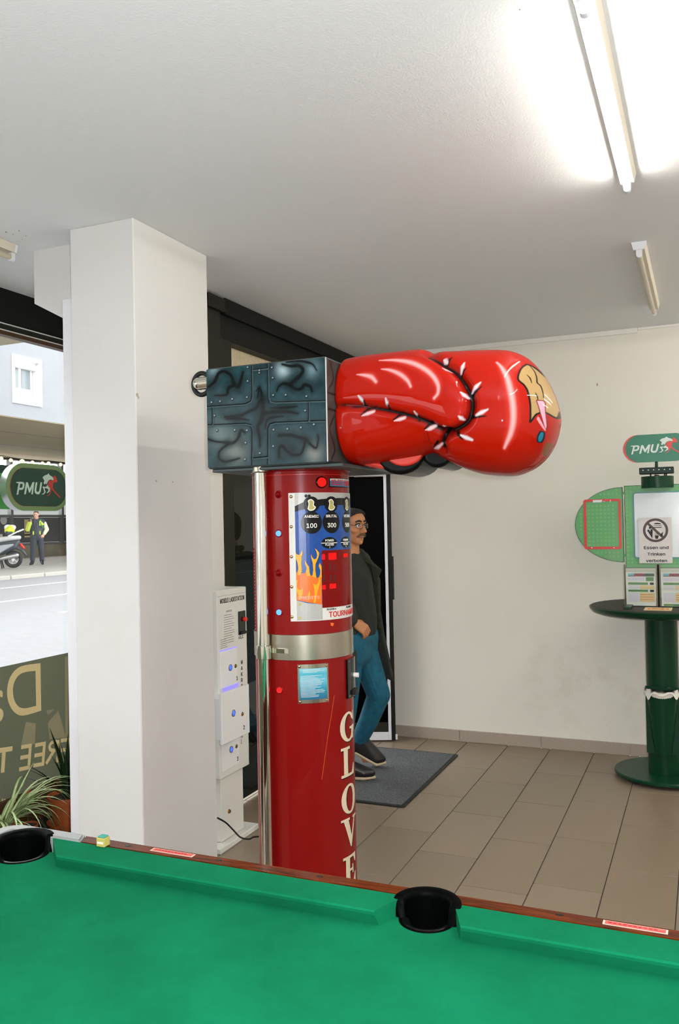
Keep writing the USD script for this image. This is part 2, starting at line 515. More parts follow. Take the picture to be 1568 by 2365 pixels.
part(dw, 'post', bx(XD - 0.07, XD - 0.01, 4.60, 4.66, 0, 2.09, 0.004), 'black_frame')
part(dw, 'post', bx(XD - 0.09, XD, 5.72, 5.80, 0, 2.65, 0.004), 'black_frame')
part(dw, 'transom_bar', bx(XD - 0.08, XD, 4.16, 5.74, 2.08, 2.16, 0.004), 'black_frame')
part(dw, 'pane', bx(XD - 0.05, XD - 0.044, 4.16, 5.73, 2.15, 2.65), 'pane', label='transom light')
pm('blind_cloth', (206, 186, 152), 0.9, noise=(34, (226, 208, 176), 0.8))
part(dw, 'blind', bx(XD - 0.082, XD - 0.078, 4.20, 5.70, 2.16, 2.645), 'blind_cloth', label='beige cloth blind behind the transom light')
part(dw, 'blind_edge', bx(XD - 0.084, XD - 0.077, 4.165, 4.215, 2.16, 2.645), 'white_frame')
part(dw, 'pane', bx(XD - 0.05, XD - 0.044, 4.16, 4.61, 0.02, 2.09), 'smoked_pane', label='smoked side light')
part(dw, 'corner_panel', bx(XD - 0.06, XD - 0.02, 5.79, YB, 0, 2.65), 'black_frame')

# door leaf, standing open
A_, B_ = np.array([-2.113, 5.838, 0.0]), np.array([-2.44, 5.709, 0.0])
du = (A_ - B_) / np.linalg.norm(A_ - B_)
LW = np.linalg.norm(A_ - B_)
dn = np.cross(du, Z)                                             # towards the room
dr = thing('door_1', 'narrow black glass door leaf standing open behind the walking man', 'door', tuple(B_), kind='structure')


def leaf(u0, u1, z0, z1, t0, t1, bev=0.002):
    m = bx(u0, u1, t0, t1, z0, z1, bev)
    m.apply_transform(frame_to(B_, du, -dn))
    return m


part(dr, 'glass', leaf(0.03, LW - 0.03, 0.06, 1.94, 0.018, 0.026, 0), 'black_glass')
for u0, u1, z0, z1 in ((LW - 0.052, LW - 0.030, 0.012, 1.965), (0.012, 0.034, 0.012, 1.965), (0.034, LW - 0.052, 1.945, 1.965), (0.034, LW - 0.052, 0.012, 0.070)):
    part(dr, 'frame_bar', leaf(u0, u1, z0, z1, 0.0, 0.014), 'white_frame')
part(dr, 'edge_seal', leaf(LW - 0.030, LW, 0.010, 1.985, 0.004, 0.045, 0.003), 'black_frame')
part(dr, 'edge_seal', leaf(0.0, 0.012, 0.010, 1.985, 0.004, 0.045, 0.003), 'black_frame')
part(dr, 'top_rail', leaf(0.0, LW, 1.965, 1.985, 0.004, 0.045, 0.003), 'black_frame')
part(dr, 'kick_strip', leaf(0.034, LW - 0.052, 0.070, 0.140, 0.010, 0.019), 'dark_frame')
h0 = B_ + du * (LW + 0.004) - dn * 0.085
part(dr, 'handle', cat_([tube([h0 + Z * 1.03, h0 + Z * 1.33, h0 + Z * 1.35], 0.0095, 10)] + [cyl(h0 + Z * z, h0 + Z * z + dn * 0.075 - du * 0.02, 0.007, 10) for z in (1.06, 1.30)]), 'black_rubber', smooth=40)
part(dr, 'floor_pivot', cyl(A_ + Z * 0.018 + du * 0.006, A_ + Z * 0.055 + du * 0.006, 0.008, 12), 'white_plastic')

# door mat
mp = sbox(-2.44, 4.495, -1.588, 5.64).buffer(-0.02).buffer(0.02)
LOOKS['mat_pile'] = pm('mat_pile', (60, 63, 66), 0.95, noise=(230, (112, 116, 117), 0.9, 0.42, 0.62), bump=(300, 0.6, 0.004))
mt = thing('door_mat', 'dark blue-grey ribbed door mat under the walking man', 'door mat', (-2.0, 5.07, 0))
part(mt, 'border', slab(mp.difference(mp.buffer(-0.022)), (0, 0, 0.0006), X, Y, 0.006), 'black_rubber', label='black rubber edge')
part(mt, 'pile', slab(mp.buffer(-0.021), (0, 0, 0.0006), X, Y, 0.010), 'mat_pile')

# ---------------------------------------------------------------- ceiling lamps
emit('tube_lit', tuple(255 * v ** (1 / 2.2) for v in TUBE_COL), TUBE)
emit('tube_new', tuple(255 * v ** (1 / 2.2) for v in (1.0, 0.965, 0.90)), TUBE * 1.2)          # the newer tubes over the rest of the room
pm('tube_off', (196, 184, 160), 0.25)
pm('fitting', (214, 205, 186), 0.45)
pm('fitting_end', (226, 228, 230), 0.4)


def lamp(x, y0, y1, lit, label, name='ceiling_lamp'):
    """A batten of trapezoid section with one tube under it."""
    t = thing(name, label, 'lamp', (x, y0, CE - 0.1), 'strip lamps on the ceiling')
    sec = [(-0.032, 0.0), (0.032, 0.0), (0.024, -0.034), (-0.024, -0.034)]
    part(t, 'housing', slab(Polygon(sec), (x, y1 - 0.02, CE), X, Z, y1 - y0 - 0.03), 'fitting')
    part(t, 'end_cap', slab(Polygon([(1.04 * a, 1.05 * b) for a, b in sec]), (x, y0 + 0.012, CE), X, Z, 0.012), 'fitting_end')
    part(t, 'end_cap', slab(Polygon([(1.0 * a, 1.0 * b) for a, b in sec]), (x, y1 - 0.008, CE), X, Z, 0.012), 'fitting_end')
    zt = CE - 0.052
    for yy in (y0 + 0.006, y1 - 0.026):
        s = Polygon([(-0.013, -0.03), (0.013, -0.03), (0.013, -0.058)] + [(0.013 * math.cos(a), -0.058 + 0.012 * math.sin(a)) for a in np.linspace(0, -np.pi, 9)] + [(-0.013, -0.058)]).buffer(0)
        part(t, 'lamp_holder', slab(s, (x, yy + 0.02, CE), X, Z, 0.02), 'fitting_end')
    part(t, 'tube', cyl((x, y0 + 0.024, zt), (x, y1 - 0.024, zt), 0.0125, 20), ('tube_new' if lit == 2 else 'tube_lit') if lit else 'tube_off', smooth=40, label='glowing tube' if lit else None)
    return t


lamp(-0.236, 2.075, 3.31, True, 'lit strip lamp on the ceiling at the upper right')
lamp(-0.252, 4.13, 5.40, False, 'unlit strip lamp on the ceiling near the back wall')
lamp(-2.825, 1.66, 2.905, False, 'unlit strip lamp end on the ceiling at the left edge')
for x, y, s in ((0.62, 0.55, 'above the table, beyond the right edge'), (2.5, 4.2, 'farthest right by the back wall'), (0.95, 4.3, 'right of the green stand, out of the picture'), (1.45, 2.15, 'beyond the right edge of the picture'), (1.45, 4.2, 'near the back wall, beyond the right edge')):
    lamp(x, y, y + 1.23, 2, 'lit strip lamp on the ceiling ' + s)
lamp(-0.21, -1.3, -0.06, True, 'lit strip lamp on the ceiling behind the viewer')


# ---------------------------------------------------------------- pool table
pm('cloth', (12, 108, 72), 0.95, noise=(5.5, (9, 95, 62), 0.8, 0.35, 0.65), bump=(700, 0.25, 0.001), specular_ior_level=0.05)
LOOKS['rail_wood'] = usdkit.material(stage, '/World/Looks/rail_wood', {
    'g': ('geometry', {}), 'mp': ('mapping', {'scale': (5.0, 60.0, 60.0)}), 'n': ('noise_texture', {'scale': 1.6, 'detail': 5.0, 'distortion': 1.2}),
    'r': ('rgb_ramp', {'ramp': [(0.3, lin((50, 16, 2))), (0.5, lin((86, 33, 5))), (0.68, lin((108, 47, 10)))]}),
    'p': ('principled_bsdf', {'roughness': 0.22, 'coat_weight': 0.14, 'coat_roughness': 0.05, 'specular_ior_level': 0.12})},
    [('g.position', 'mp.vector'), ('mp.vector', 'n.vector'), ('n.fac', 'r.fac'), ('r.color', 'p.base_color')], surface='p.BSDF')
pm('apron', (72, 34, 14), 0.35)
pm('corner_metal', (150, 152, 150), 0.38, 0.25)
pm('pocket_black', (2, 3, 3), 0.5, specular_ior_level=0.03)
pm('pocket_lip', (6, 9, 9), 0.25)
pm('sticker_red', (196, 62, 62), 0.4, noise=(140, (214, 120, 112), 0.6))
pm('sticker_edge', (222, 190, 172), 0.4)
pm('sticker_print', (150, 30, 36), 0.5)

TX0, TX1, TYF, TYN, RZ, BZ = -1.760, 0.645, 1.768, 0.515, 0.800, 0.765
WI = 1.724                                                         # inner edge of the wooden rail, far side
pt = thing('pool_table', 'coin pool table with green cloth and glossy wooden rails in the foreground', 'pool table', (-0.557, 1.14, 0))
mids = [(-0.557, 1.706), (-0.557, TYF + TYN - 1.706)]
corners = [(-1.637, 1.682), (0.523, 1.682), (-1.637, TYF + TYN - 1.682), (0.523, TYF + TYN - 1.682)]
holes = unary_union([Point(c).buffer(0.057, 24) for c in mids] + [Point(c).buffer(0.064, 24) for c in corners])
part(pt, 'playing_bed', slab(sbox(TX0 + 0.05, TYN + 0.05, TX1 - 0.05, TYF - 0.05).difference(holes), (0, 0, BZ - 0.03), X, Y, 0.03), 'cloth')
outer = sbox(TX0, TYN, TX1, TYF).buffer(-0.06).buffer(0.06)
inner = sbox(TX0 + TYF - WI, TYN + TYF - WI, TX1 - TYF + WI, WI)
cornerz = unary_union([Point(c).buffer(0.155, 24) for c in corners])
wood = outer.difference(inner).difference(cornerz).difference(holes.buffer(0.004))
for g in polys(wood):
    lo = slab(g, (0, 0, 0.67), X, Y, RZ - 0.67 - 0.006)
    hi = slab(g.buffer(-0.004), (0, 0, RZ - 0.006), X, Y, 0.006)
    part(pt, 'rail', cat_([lo, hi]), 'rail_wood')
for g in polys(outer.intersection(cornerz).difference(inner).difference(holes.buffer(0.004))):
    lo = slab(g, (0, 0, 0.67), X, Y, RZ - 0.67)
    hi = slab(g.buffer(-0.006), (0, 0, RZ), X, Y, 0.004)
    part(pt, 'corner_cap', cat_([lo, hi]), 'corner_metal', label='grey corner cap round a pocket')
part(pt, 'body', bx(TX0 + 0.03, TX1 - 0.03, TYN + 0.03, TYF - 0.03, 0.40, 0.69, 0.01), 'apron')
for sx in (TX0 + 0.14, TX1 - 0.14):
    for sy in (TYN + 0.12, TYF - 0.12):
        m = Manifold.batch_hull([Manifold.cube([0.15, 0.15, 0.02], True).translate([sx, sy, 0.40]), Manifold.cube([0.10, 0.10, 0.02], True).translate([sx, sy, 0.03])])
        lg = part(pt, 'leg', m, 'apron')
        part(lg, 'foot', cyl((sx, sy, 0.0), (sx, sy, 0.03), 0.04), 'black_rubber')


def cushion(a, b, cut_a, cut_b, inward):
    """A cloth-covered cushion from a to b along the rail; its ends are cut back towards the nose."""
    a, b, n = np.asarray(a, float), np.asarray(b, float), np.asarray(inward, float)
    d = (b - a) / np.linalg.norm(b - a)
    sec = [(0.0, RZ - 0.0005, 0), (0.084, RZ - 0.0015, 1), (0.088, RZ - 0.0045, 1.05), (0.0865, RZ - 0.011, 1.04), (0.073, BZ - 0.002, 0.88), (0.0, BZ - 0.002, 0)]
    V = []
    for e, sg, c in ((a, 1, cut_a), (b, -1, cut_b)):
        for s, z, k in sec:
            q = e + n * s + d * sg * c * k
            V.append((q[0], q[1], z))
    return trimesh.convex.convex_hull(np.array(V))


YI = WI
part(pt, 'cushion', cushion((-1.575, YI), (-0.612, YI), 0.085, 0.035, (0, -1)), 'cloth')
part(pt, 'cushion', cushion((-0.502, YI), (0.461, YI), 0.035, 0.085, (0, -1)), 'cloth')
yn = TYF + TYN - WI
part(pt, 'cushion', cushion((-1.575, yn), (-0.612, yn), 0.085, 0.035, (0, 1)), 'cloth')
part(pt, 'cushion', cushion((-0.502, yn), (0.461, yn), 0.035, 0.085, (0, 1)), 'cloth')
xl, xr = TX0 + TYF - WI, TX1 - TYF + WI
part(pt, 'cushion', cushion((xl, 0.665), (xl, 1.618), 0.085, 0.085, (1, 0)), 'cloth')
part(pt, 'cushion', cushion((xr, 0.665), (xr, 1.618), 0.085, 0.085, (-1, 0)), 'cloth')


def pocket(c, out, r):
    """A black liner: a wall whose rim stands over the rail at the back and a rounded lip at the cloth in front."""
    c, out = np.asarray(c, float), np.asarray(out, float) / np.linalg.norm(out)
    side = np.array([-out[1], out[0]])
    V, Fc, n = [], [], 64
    for i in range(n):
        a = 2 * np.pi * i / n
        k = math.cos(a)
        d = out * k + side * math.sin(a)
        w = np.clip((k + 0.30) / 0.34, 0, 1)
        w = w * w * (3 - 2 * w)
        zt = BZ + 0.004 + (RZ + 0.005 - BZ - 0.004) * w
        fl = 0.003 + 0.013 * w
        ring = [(r + fl, zt - 0.012), (r + fl, zt - 0.003), (r + fl - 0.003, zt), (r - 0.002, zt), (r - 0.008, zt - 0.004), (r - 0.010, zt - 0.014), (r - 0.006, BZ - 0.05), (r - 0.012, BZ - 0.16)]
        if w < 0.5:
            ring = [(r + fl, BZ - 0.03), (r + fl, BZ - 0.008), (r + 0.002, BZ + 0.0015), (r - 0.004, BZ + 0.001), (r - 0.013, BZ - 0.010), (r - 0.018, BZ - 0.026), (r - 0.019, BZ - 0.06), (r - 0.020, BZ - 0.16)]
        for q, z in ring:
            V.append((*(c + d * q), z))
    m = 8
    for i in range(n):
        j = (i + 1) % n
        for k in range(m - 1):
            Fc += [[i * m + k, j * m + k, j * m + k + 1], [i * m + k, j * m + k + 1, i * m + k + 1]]
    return trimesh.Trimesh(np.array(V), np.array(Fc), process=False)


def lip(c, out, r):
    c, out = np.asarray(c, float), np.asarray(out, float) / np.linalg.norm(out)
    side = np.array([-out[1], out[0]])
    return tube([(*(c + (-out * math.cos(a) + side * math.sin(a)) * (r - 0.010)), BZ - 0.0115) for a in np.linspace(-1.45, 1.45, 25)], 0.0125, 16)


for c, o in zip(mids, ((0, 1), (0, -1))):
    pk = part(pt, 'pocket', pocket(c, o, 0.057), 'pocket_black', smooth=60)
    part(pk, 'pocket_lip', lip(c, o, 0.057), 'pocket_lip', smooth=60)
    part(pk, 'pocket_floor', cyl((*c, BZ - 0.17), (*c, BZ - 0.155), 0.05), 'pocket_black')
for c, o in zip(corners, ((-1, 1), (1, 1), (-1, -1), (1, -1))):
    pk = part(pt, 'pocket', pocket(c, o, 0.064), 'pocket_black', smooth=60)
    part(pk, 'pocket_lip', lip(c, o, 0.064), 'pocket_lip', smooth=60)
    part(pk, 'pocket_floor', cyl((*c, BZ - 0.17), (*c, BZ - 0.155), 0.055), 'pocket_black')
for i in (-3, -2, -1, 1, 2, 3):
    for y in (1.7495, TYF + TYN - 1.7495):
        m = cyl((0, 0, 0), (0, 0, 0.0012), 0.0062, 20)
        m.apply_scale([1.35, 0.8, 1])
        m.apply_translation((-0.557 + 0.2665 * i, y, RZ - 0.0006))
        part(pt, 'rail_sight', m, 'black_gloss')
for a, b in (((350, 1962), (455, 1972)), ((1392, 2130), (1543, 2153))):
    p, q = P(*a, z=RZ), P(*b, z=RZ)
    x0, x1 = p[0], q[0]
    st = part(pt, 'sticker', bx(x0, x1, 1.7405, 1.7585, RZ - 0.0003, RZ + 0.0006), 'sticker_edge', label='red and cream sticker on the rail')
    part(st, 'red_field', bx(x0 + 0.004, x1 - 0.004, 1.7425, 1.7565, RZ, RZ + 0.0009), 'sticker_red')
    m = cat_([bx(x, x + w, 1.7480, 1.7515, RZ, RZ + 0.0012) for x, w in [(x0 + 0.010 + 0.0095 * k, 0.0062) for k in range(int((x1 - x0 - 0.02) / 0.0095))]])
    part(st, 'print', m, 'sticker_print')

pm('chalk_paper', (176, 166, 86), 0.7)
pm('chalk_top', (64, 146, 130), 0.95)
pm('chalk_print', (226, 226, 206), 0.7)
cc = P(229, 1958, z=RZ)
ck = thing('chalk', 'small cube of cue chalk in yellow paper on the far rail', 'chalk', (cc[0], 1.727, RZ))
part(ck, 'paper', bx(cc[0] - 0.0125, cc[0] + 0.0125, 1.715, 1.738, RZ + 0.0002, RZ + 0.022, 0.0012), 'chalk_paper')
part(ck, 'chalk_block', bx(cc[0] - 0.0105, cc[0] + 0.0105, 1.717, 1.736, RZ + 0.0215, RZ + 0.0255, 0.002), 'chalk_top')
part(ck, 'paper_print', bx(cc[0] - 0.009, cc[0] + 0.009, 1.7145, 1.716, RZ + 0.008, RZ + 0.013), 'chalk_print')

# ---------------------------------------------------------------- boxing machine
CX, CY, CR = -1.388, 2.85, 0.181
pm('machine_red', (118, 9, 7), 0.30, noise=(700, (150, 24, 24), 0.35), specular_ior_level=0.12, coat_weight=0.22, coat_roughness=0.07)
pm('glove_paint', (205, 40, 16), 0.5, vc=True, specular_ior_level=0.04, coat_weight=0.42, coat_roughness=0.03)
pm('box_paint', (60, 85, 88), 0.36, vc=True, specular_ior_level=0.08, coat_weight=0.15, coat_roughness=0.08)
pm('box_plain', (52, 62, 62), 0.4)
pm('print_blue', (14, 62, 134), 0.3, noise=(30, (22, 84, 150), 0.4), specular_ior_level=0.3)
pm('print_black', (7, 8, 9), 0.3, specular_ior_level=0.2)
pm('print_white', (226, 224, 212), 0.4)
pm('print_grey', (172, 170, 164), 0.35, noise=(500, (150, 148, 144), 0.5))
pm('print_silver', (205, 203, 196), 0.35)
pm('print_orange', (218, 98, 20), 0.35, noise=(14, (226, 122, 30), 0.6), specular_ior_level=0.3)
pm('print_yellow', (222, 156, 22), 0.35, specular_ior_level=0.3)
pm('print_red', (196, 26, 22), 0.35)
pm('print_pink', (232, 160, 140), 0.4)
pm('print_olive', (172, 160, 84), 0.4)
pm('letter_cream', (214, 200, 172), 0.45, noise=(400, (194, 180, 152), 0.5))
pm('lens_red', (104, 2, 3), 0.08, specular_ior_level=0.15, emission_color=lin((255, 20, 10)), emission_strength=0.03)
pm('dark_red', (60, 2, 2), 0.3)
pm('tournament_red', (190, 20, 16), 0.4)
pm('sign_blue', (54, 110, 150), 0.35)
emit('led_red', (255, 40, 40), 1.3)
emit('led_blue', (90, 150, 255), 2.2)
emit('led_violet', (120, 110, 255), 2.0)
emit('digit_red', (255, 26, 24), 1.5)
emit('button_red', (255, 40, 30), 0.9)
LOOKS['plaque_print'] = usdkit.material(stage, '/World/Looks/plaque_print', {
    'g': ('geometry', {}), 's': ('separate_xyz', {}), 'm': ('map_range', {'from_min': 0.98, 'from_max': 1.095}),
    'r': ('rgb_ramp', {'ramp': [(0.0, lin((34, 92, 124))), (0.35, lin((40, 140, 166))), (0.62, lin((96, 176, 196))), (0.8, lin((70, 166, 186))), (1.0, lin((140, 196, 206)))]}),
    'p': ('principled_bsdf', {'roughness': 0.25})},
    [('g.position', 's.vector'), ('s.z', 'm.value'), ('m.result', 'r.fac'), ('r.color', 'p.base_color')], surface='p.BSDF')

bm = thing('boxing_machine', 'red column boxing machine topped by a giant red boxing glove', 'boxing machine', (CX, CY, 0))
BX0, BX1, BY0, BY1, BZ0, BZ1 = -1.640, -1.163, 2.60, 3.165, 1.806, 2.168


def on_col(deg, z, off=0.0):
    a = math.radians(deg)
    return np.array([CX + (CR + off) * math.sin(a), CY - (CR + off) * math.cos(a), z])


def cyl_uv(px, py):
    """(arc, height) of the column's surface point that this pixel shows."""
    d = ray(px, py)
    a, b, c = d[0] ** 2 + d[1] ** 2, 2 * (-CX * d[0] - CY * d[1]), CX * CX + CY * CY - CR * CR
    D = b * b - 4 * a * c
    t = (-b - math.sqrt(max(D, 0))) / (2 * a)
    p = EYE + t * d
    return math.atan2(p[0] - CX, -(p[1] - CY)) * CR, p[2]


def wrap(mesh, off):
    """Bends a flat mesh (arc, height, thickness) round the column."""
    m = mesh.copy()
    a, z, t = m.vertices.T
    th, r = a / CR, CR + off + t
    m.vertices = np.c_[CX + r * np.sin(th), CY - r * np.cos(th), z]
    return m


def sheet(poly, off, t=0.0004, edge=0.012):
    """A printed shape in (arc, height), cut fine enough to bend round the column."""
    out = []
    for g in polys(poly):
        x0, _, x1, _ = g.bounds
        n = max(1, int((x1 - x0) / edge))
        for i in range(n):
            piece = g.intersection(sbox(x0 + (x1 - x0) * i / n, -9, x0 + (x1 - x0) * (i + 1) / n, 9))
            for q in polys(piece):
                out.append(trimesh.creation.extrude_polygon(q, t, engine='earcut'))
    return wrap(cat_(out), off)


def deg_box(d0, d1, z0, z1):
    return sbox(math.radians(d0) * CR, z0, math.radians(d1) * CR, z1)


def tz(m, deg, z):
    m = m.copy()
    m.apply_translation([math.radians(deg) * CR, z, 0])
    return m


col = part(bm, 'column', lathe([(0, 0.02), (CR + 0.02, 0.02), (CR + 0.02, 0.05), (CR, 0.055), (CR, 1.79), (CR + 0.006, 1.793), (CR + 0.006, 1.807), (0, 1.807)], (CX, CY, 0), 120), 'machine_red', smooth=30)
part(bm, 'base_plate', bx(CX - 0.30, CX + 0.30, CY - 0.30, CY + 0.30, 0, 0.02, 0.004), 'black_gloss')
part(bm, 'steel_band', lathe([(CR, 1.1205), (CR + 0.0035, 1.122), (CR + 0.0035, 1.2105), (CR, 1.212)], (CX, CY, 0), 120), 'steel', smooth=30)
part(bm, 'trim_line', sheet(deg_box(-60, 140, 1.7765, 1.7785), 0.0002), 'print_red')

# chrome bars with collars
for d in (-16.5, 197.0):
    for z0, z1 in ((1.172, 1.806), (0.02, 1.131)):
        c0, c1 = on_col(d, z0, 0.030), on_col(d, z1, 0.030)
        part(bm, 'chrome_bar', cyl(c0, c1, 0.0215, 32), 'chrome', smooth=40)
    part(bm, 'collar', cat_([lathe([(0.0215, 1.126), (0.026, 1.128), (0.026, 1.174), (0.0215, 1.176)], (*on_col(d, 0, 0.030)[:2], 0), 32)]), 'chrome', smooth=40)
    a0 = math.radians(d)
    part(bm, 'clamp_arm', sheet(sbox((a0 + 0.02) * CR, 1.147, (a0 + 0.44) * CR, 1.163), 0.004, 0.006), 'chrome')
    part(bm, 'bar_cap', lathe([(0.0215, 1.786), (0.030, 1.790), (0.030, 1.806)], (*on_col(d, 0, 0.030)[:2], 0), 32), 'steel', smooth=40)

# lamps beside the bar and the strip of small red lamps further round
for px, py, k in ((643, 1142, 0), (644, 1232, 1), (644, 1323, 0), (645, 1414, 1), (646, 1594, 2)):
    a, z = cyl_uv(px, py)
    d = math.degrees(a / CR)
    ax = on_col(d, z) - on_col(d, z, -1)
    lb = part(bm, 'signal_lamp', lathe([(0, 0.012), (0.006, 0.0105), (0.0095, 0.006), (0.0105, 0.0)], on_col(d, z), 20, ax), ('lens_red', 'led_blue', 'led_red')[k], smooth=60, label=('dark red lens', 'glowing blue lens', 'glowing red lens')[k])
    part(lb, 'bezel', lathe([(0.0105, 0.003), (0.0135, 0.002), (0.0145, -0.001)], on_col(d, z), 20, ax), 'machine_red', smooth=60)
for i in range(26):
    z = 1.20 + 0.0125 * i
    part(bm, 'strip_lamp', lathe([(0, 0.004), (0.003, 0.003), (0.004, 0)], on_col(-53.5, z), 8, on_col(-53.5, z) - on_col(-53.5, z, -1)), 'lens_red')

# select button and its sign
a = on_col(49.7, 1.7488, 0.0)
ax = on_col(49.7, 0, 1) - on_col(49.7, 0)
bt = part(bm, 'select_button', lathe([(0, 0.013), (0.012, 0.012), (0.0165, 0.008), (0.0165, 0)], a, 32, ax), 'button_red', smooth=50)
part(bt, 'button_ring', lathe([(0.0168, 0.004), (0.019, 0.006), (0.0215, 0.003), (0.0215, -0.001)], a, 32, ax), 'black_gloss', smooth=50)
sg = part(bm, 'select_sign', sheet(deg_box(60, 104, 1.731, 1.764), 0.0004, 0.0012), 'print_black')
part(sg, 'sign_face', sheet(deg_box(60.8, 103, 1.735, 1.7625), 0.0016), 'sign_blue')
part(sg, 'sign_sky', sheet(deg_box(60.8, 103, 1.7545, 1.7625), 0.0020), 'print_silver')
part(sg, 'lettering', wrap(tz(text2d('SELECT GAME', 0.0185, True, 0.122), 62.2, 1.7395), 0.0022), 'print_red')

# the score panel
pn = part(bm, 'score_panel', sheet(deg_box(11.8, 132, 1.2590, 1.7120), 0.0004, 0.0016), 'print_silver')


def px_poly(pts, s=7.388, o=(660, 1120), smooth=0):
    p = [cyl_uv(o[0] + x / s, o[1] + y / s) for x, y in pts]
    return Polygon(spl(p + p[:1], smooth)[:-1] if smooth else p).buffer(0)


B0 = 18.9
field = deg_box(B0, 131, 1.262, 1.7105)
part(pn, 'grey_field', sheet(field, 0.0020), 'print_grey')
R_ = math.radians
blue = Polygon([(R_(B0) * CR, 1.333), (R_(B0) * CR, 1.652), (R_(30) * CR, 1.668), (R_(50) * CR, 1.676), (R_(75) * CR, 1.680), (R_(131) * CR, 1.680), (R_(131) * CR, 1.30), (R_(47) * CR, 1.316), (R_(30) * CR, 1.323)])
part(pn, 'black_field', sheet(affinity.translate(blue, 0, 0.013).intersection(field), 0.0022), 'print_black')
part(pn, 'blue_field', sheet(Polygon([(R_(B0) * CR, 1.333), (R_(B0) * CR, 1.645), (R_(34) * CR, 1.658), (R_(50) * CR, 1.666), (R_(75) * CR, 1.668), (R_(131) * CR, 1.668), (R_(131) * CR, 1.30), (R_(47) * CR, 1.316), (R_(30) * CR, 1.323)]), 0.0024), 'print_blue')
lo = px_poly([(163, 1500), (195, 1490), (215, 1430), (230, 1500), (300, 1510), (345, 1490), (400, 1540), (470, 1545), (520, 1590), (560, 1570), (605, 1480), (612, 2040), (420, 2010), (165, 1960)])
hi = [px_poly(q) for q in (
    [(160, 1120), (185, 1180), (235, 1195), (262, 1150), (275, 1110), (285, 1160), (270, 1230), (265, 1330), (275, 1480), (240, 1540), (200, 1540), (215, 1420), (200, 1320), (165, 1240)],
    [(325, 1280), (350, 1330), (395, 1400), (405, 1500), (420, 1545), (360, 1560), (340, 1480), (355, 1420), (330, 1350)],
    [(490, 1080), (530, 1110), (565, 1160), (555, 1230), (530, 1290), (505, 1350), (500, 1450), (520, 1590), (450, 1560), (465, 1450), (455, 1330), (425, 1220), (430, 1180), (445, 1230), (480, 1270), (520, 1250), (530, 1190), (515, 1130)],
    [(575, 1330), (605, 1390), (608, 1590), (580, 1560), (585, 1460), (555, 1380)],
    [(215, 1610), (195, 1680), (190, 1740), (225, 1790), (265, 1790), (285, 1750), (290, 1850), (255, 1930), (235, 1965), (215, 1880), (175, 1790), (170, 1690), (185, 1630)],
    [(575, 1530), (585, 1640), (560, 1740), (530, 1830), (520, 1920), (500, 2010), (470, 2010), (490, 1850), (480, 1760), (450, 1660), (470, 1690), (515, 1705), (550, 1660), (560, 1590)],
    [(395, 1800), (415, 1850), (405, 1920), (380, 1990), (370, 1900)])]
part(pn, 'flame_shadow', sheet(unary_union([affinity.translate(q, 0.0012, -0.0016) for q in hi] + [lo]).intersection(blue), 0.0025), 'print_black')
part(pn, 'orange_flames', sheet(lo.intersection(blue), 0.0027), 'print_orange')
part(pn, 'yellow_flames', sheet(unary_union(hi).intersection(blue), 0.0029), 'print_yellow')
part(pn, 'lettering', wrap(tz(text2d('CREDITS', 0.010, True, 0.078), 20.0, 1.3365), 0.0031), 'print_pink')
for k, d in enumerate((37.2, 61.9, 91.0)):
    c = R_(d) * CR
    disc = affinity.scale(Point(c, 1.606).buffer(0.0385, 32), 0.98, 1.02)
    head = affinity.scale(Point(c, 1.670).buffer(0.029, 32), 1.0, 0.98)
    part(pn, 'rating_badge', sheet(disc.union(head), 0.0031), 'print_black')
    # a plain pale blob stands for the small cartoon on each badge
    blob = Polygon(spl([(c - 0.014, 1.655), (c - 0.010, 1.672), (c - 0.012, 1.684), (c, 1.689), (c + 0.010, 1.680), (c + 0.009, 1.668), (c + 0.016, 1.660), (c + 0.008, 1.650), (c - 0.006, 1.648), (c - 0.014, 1.655)], 5))
    part(pn, 'badge_blob', sheet(blob, 0.0034), 'print_white')
    part(pn, 'badge_blob', sheet(blob.buffer(-0.0035), 0.0037), 'print_olive')
    for s, hgt, zz in ((('ANEMIC', 'BRUTAL', 'VICIOUS')[k], 0.0092, 1.6235), (('100', '300', '500')[k], 0.0150, 1.588)):
        m = text2d(s, hgt, True)
        m.apply_translation([-m.bounds[1][0] / 2, 0, 0])
        part(pn, 'lettering', wrap(tz(m, d, zz), 0.0034), 'print_white')
for d in (58.4, 86.0):
    c = R_(d) * CR
    e = affinity.scale(Point(c, 1.5325).buffer(0.0205, 32), 1.6, 1.0)
    part(pn, 'power_badge', sheet(e, 0.0031), 'print_black')
    part(pn, 'power_badge_line', sheet(sbox(c - 0.034, 1.5310, c + 0.034, 1.5335), 0.0034), 'print_white')
    for s, zz, hh in (('POWER', 1.5375, 0.0075), ('PLAYER', 1.5225, 0.0070), ('1' if d < 60 else '2', 1.5145, 0.0055)):
        m = text2d(s, hh, True)
        m.apply_translation([-m.bounds[1][0] / 2, 0, 0])
        part(pn, 'lettering', wrap(tz(m, d, zz), 0.0035), 'print_white')
red = Polygon([(R_(47.6) * CR, 1.3035), (R_(48.2) * CR, 1.5065), (R_(131) * CR, 1.5065), (R_(131) * CR, 1.3035)])
dsp = part(pn, 'display_window', sheet(red, 0.0031), 'lens_red')
for u0, u1, zz, hh in ((48.2, 51.8, 1.4835, 0.010), (56.5, 67.2, 1.4845, 0.012), (80, 90, 1.485, 0.006), (48.0, 52.0, 1.376, 0.008), (57.0, 66.0, 1.378, 0.0085)):
    q = deg_box(u0, u1, zz - hh, zz + hh).buffer(-0.003).buffer(0.003)
    part(dsp, 'digit_segment', sheet(q, 0.0035), 'digit_red')
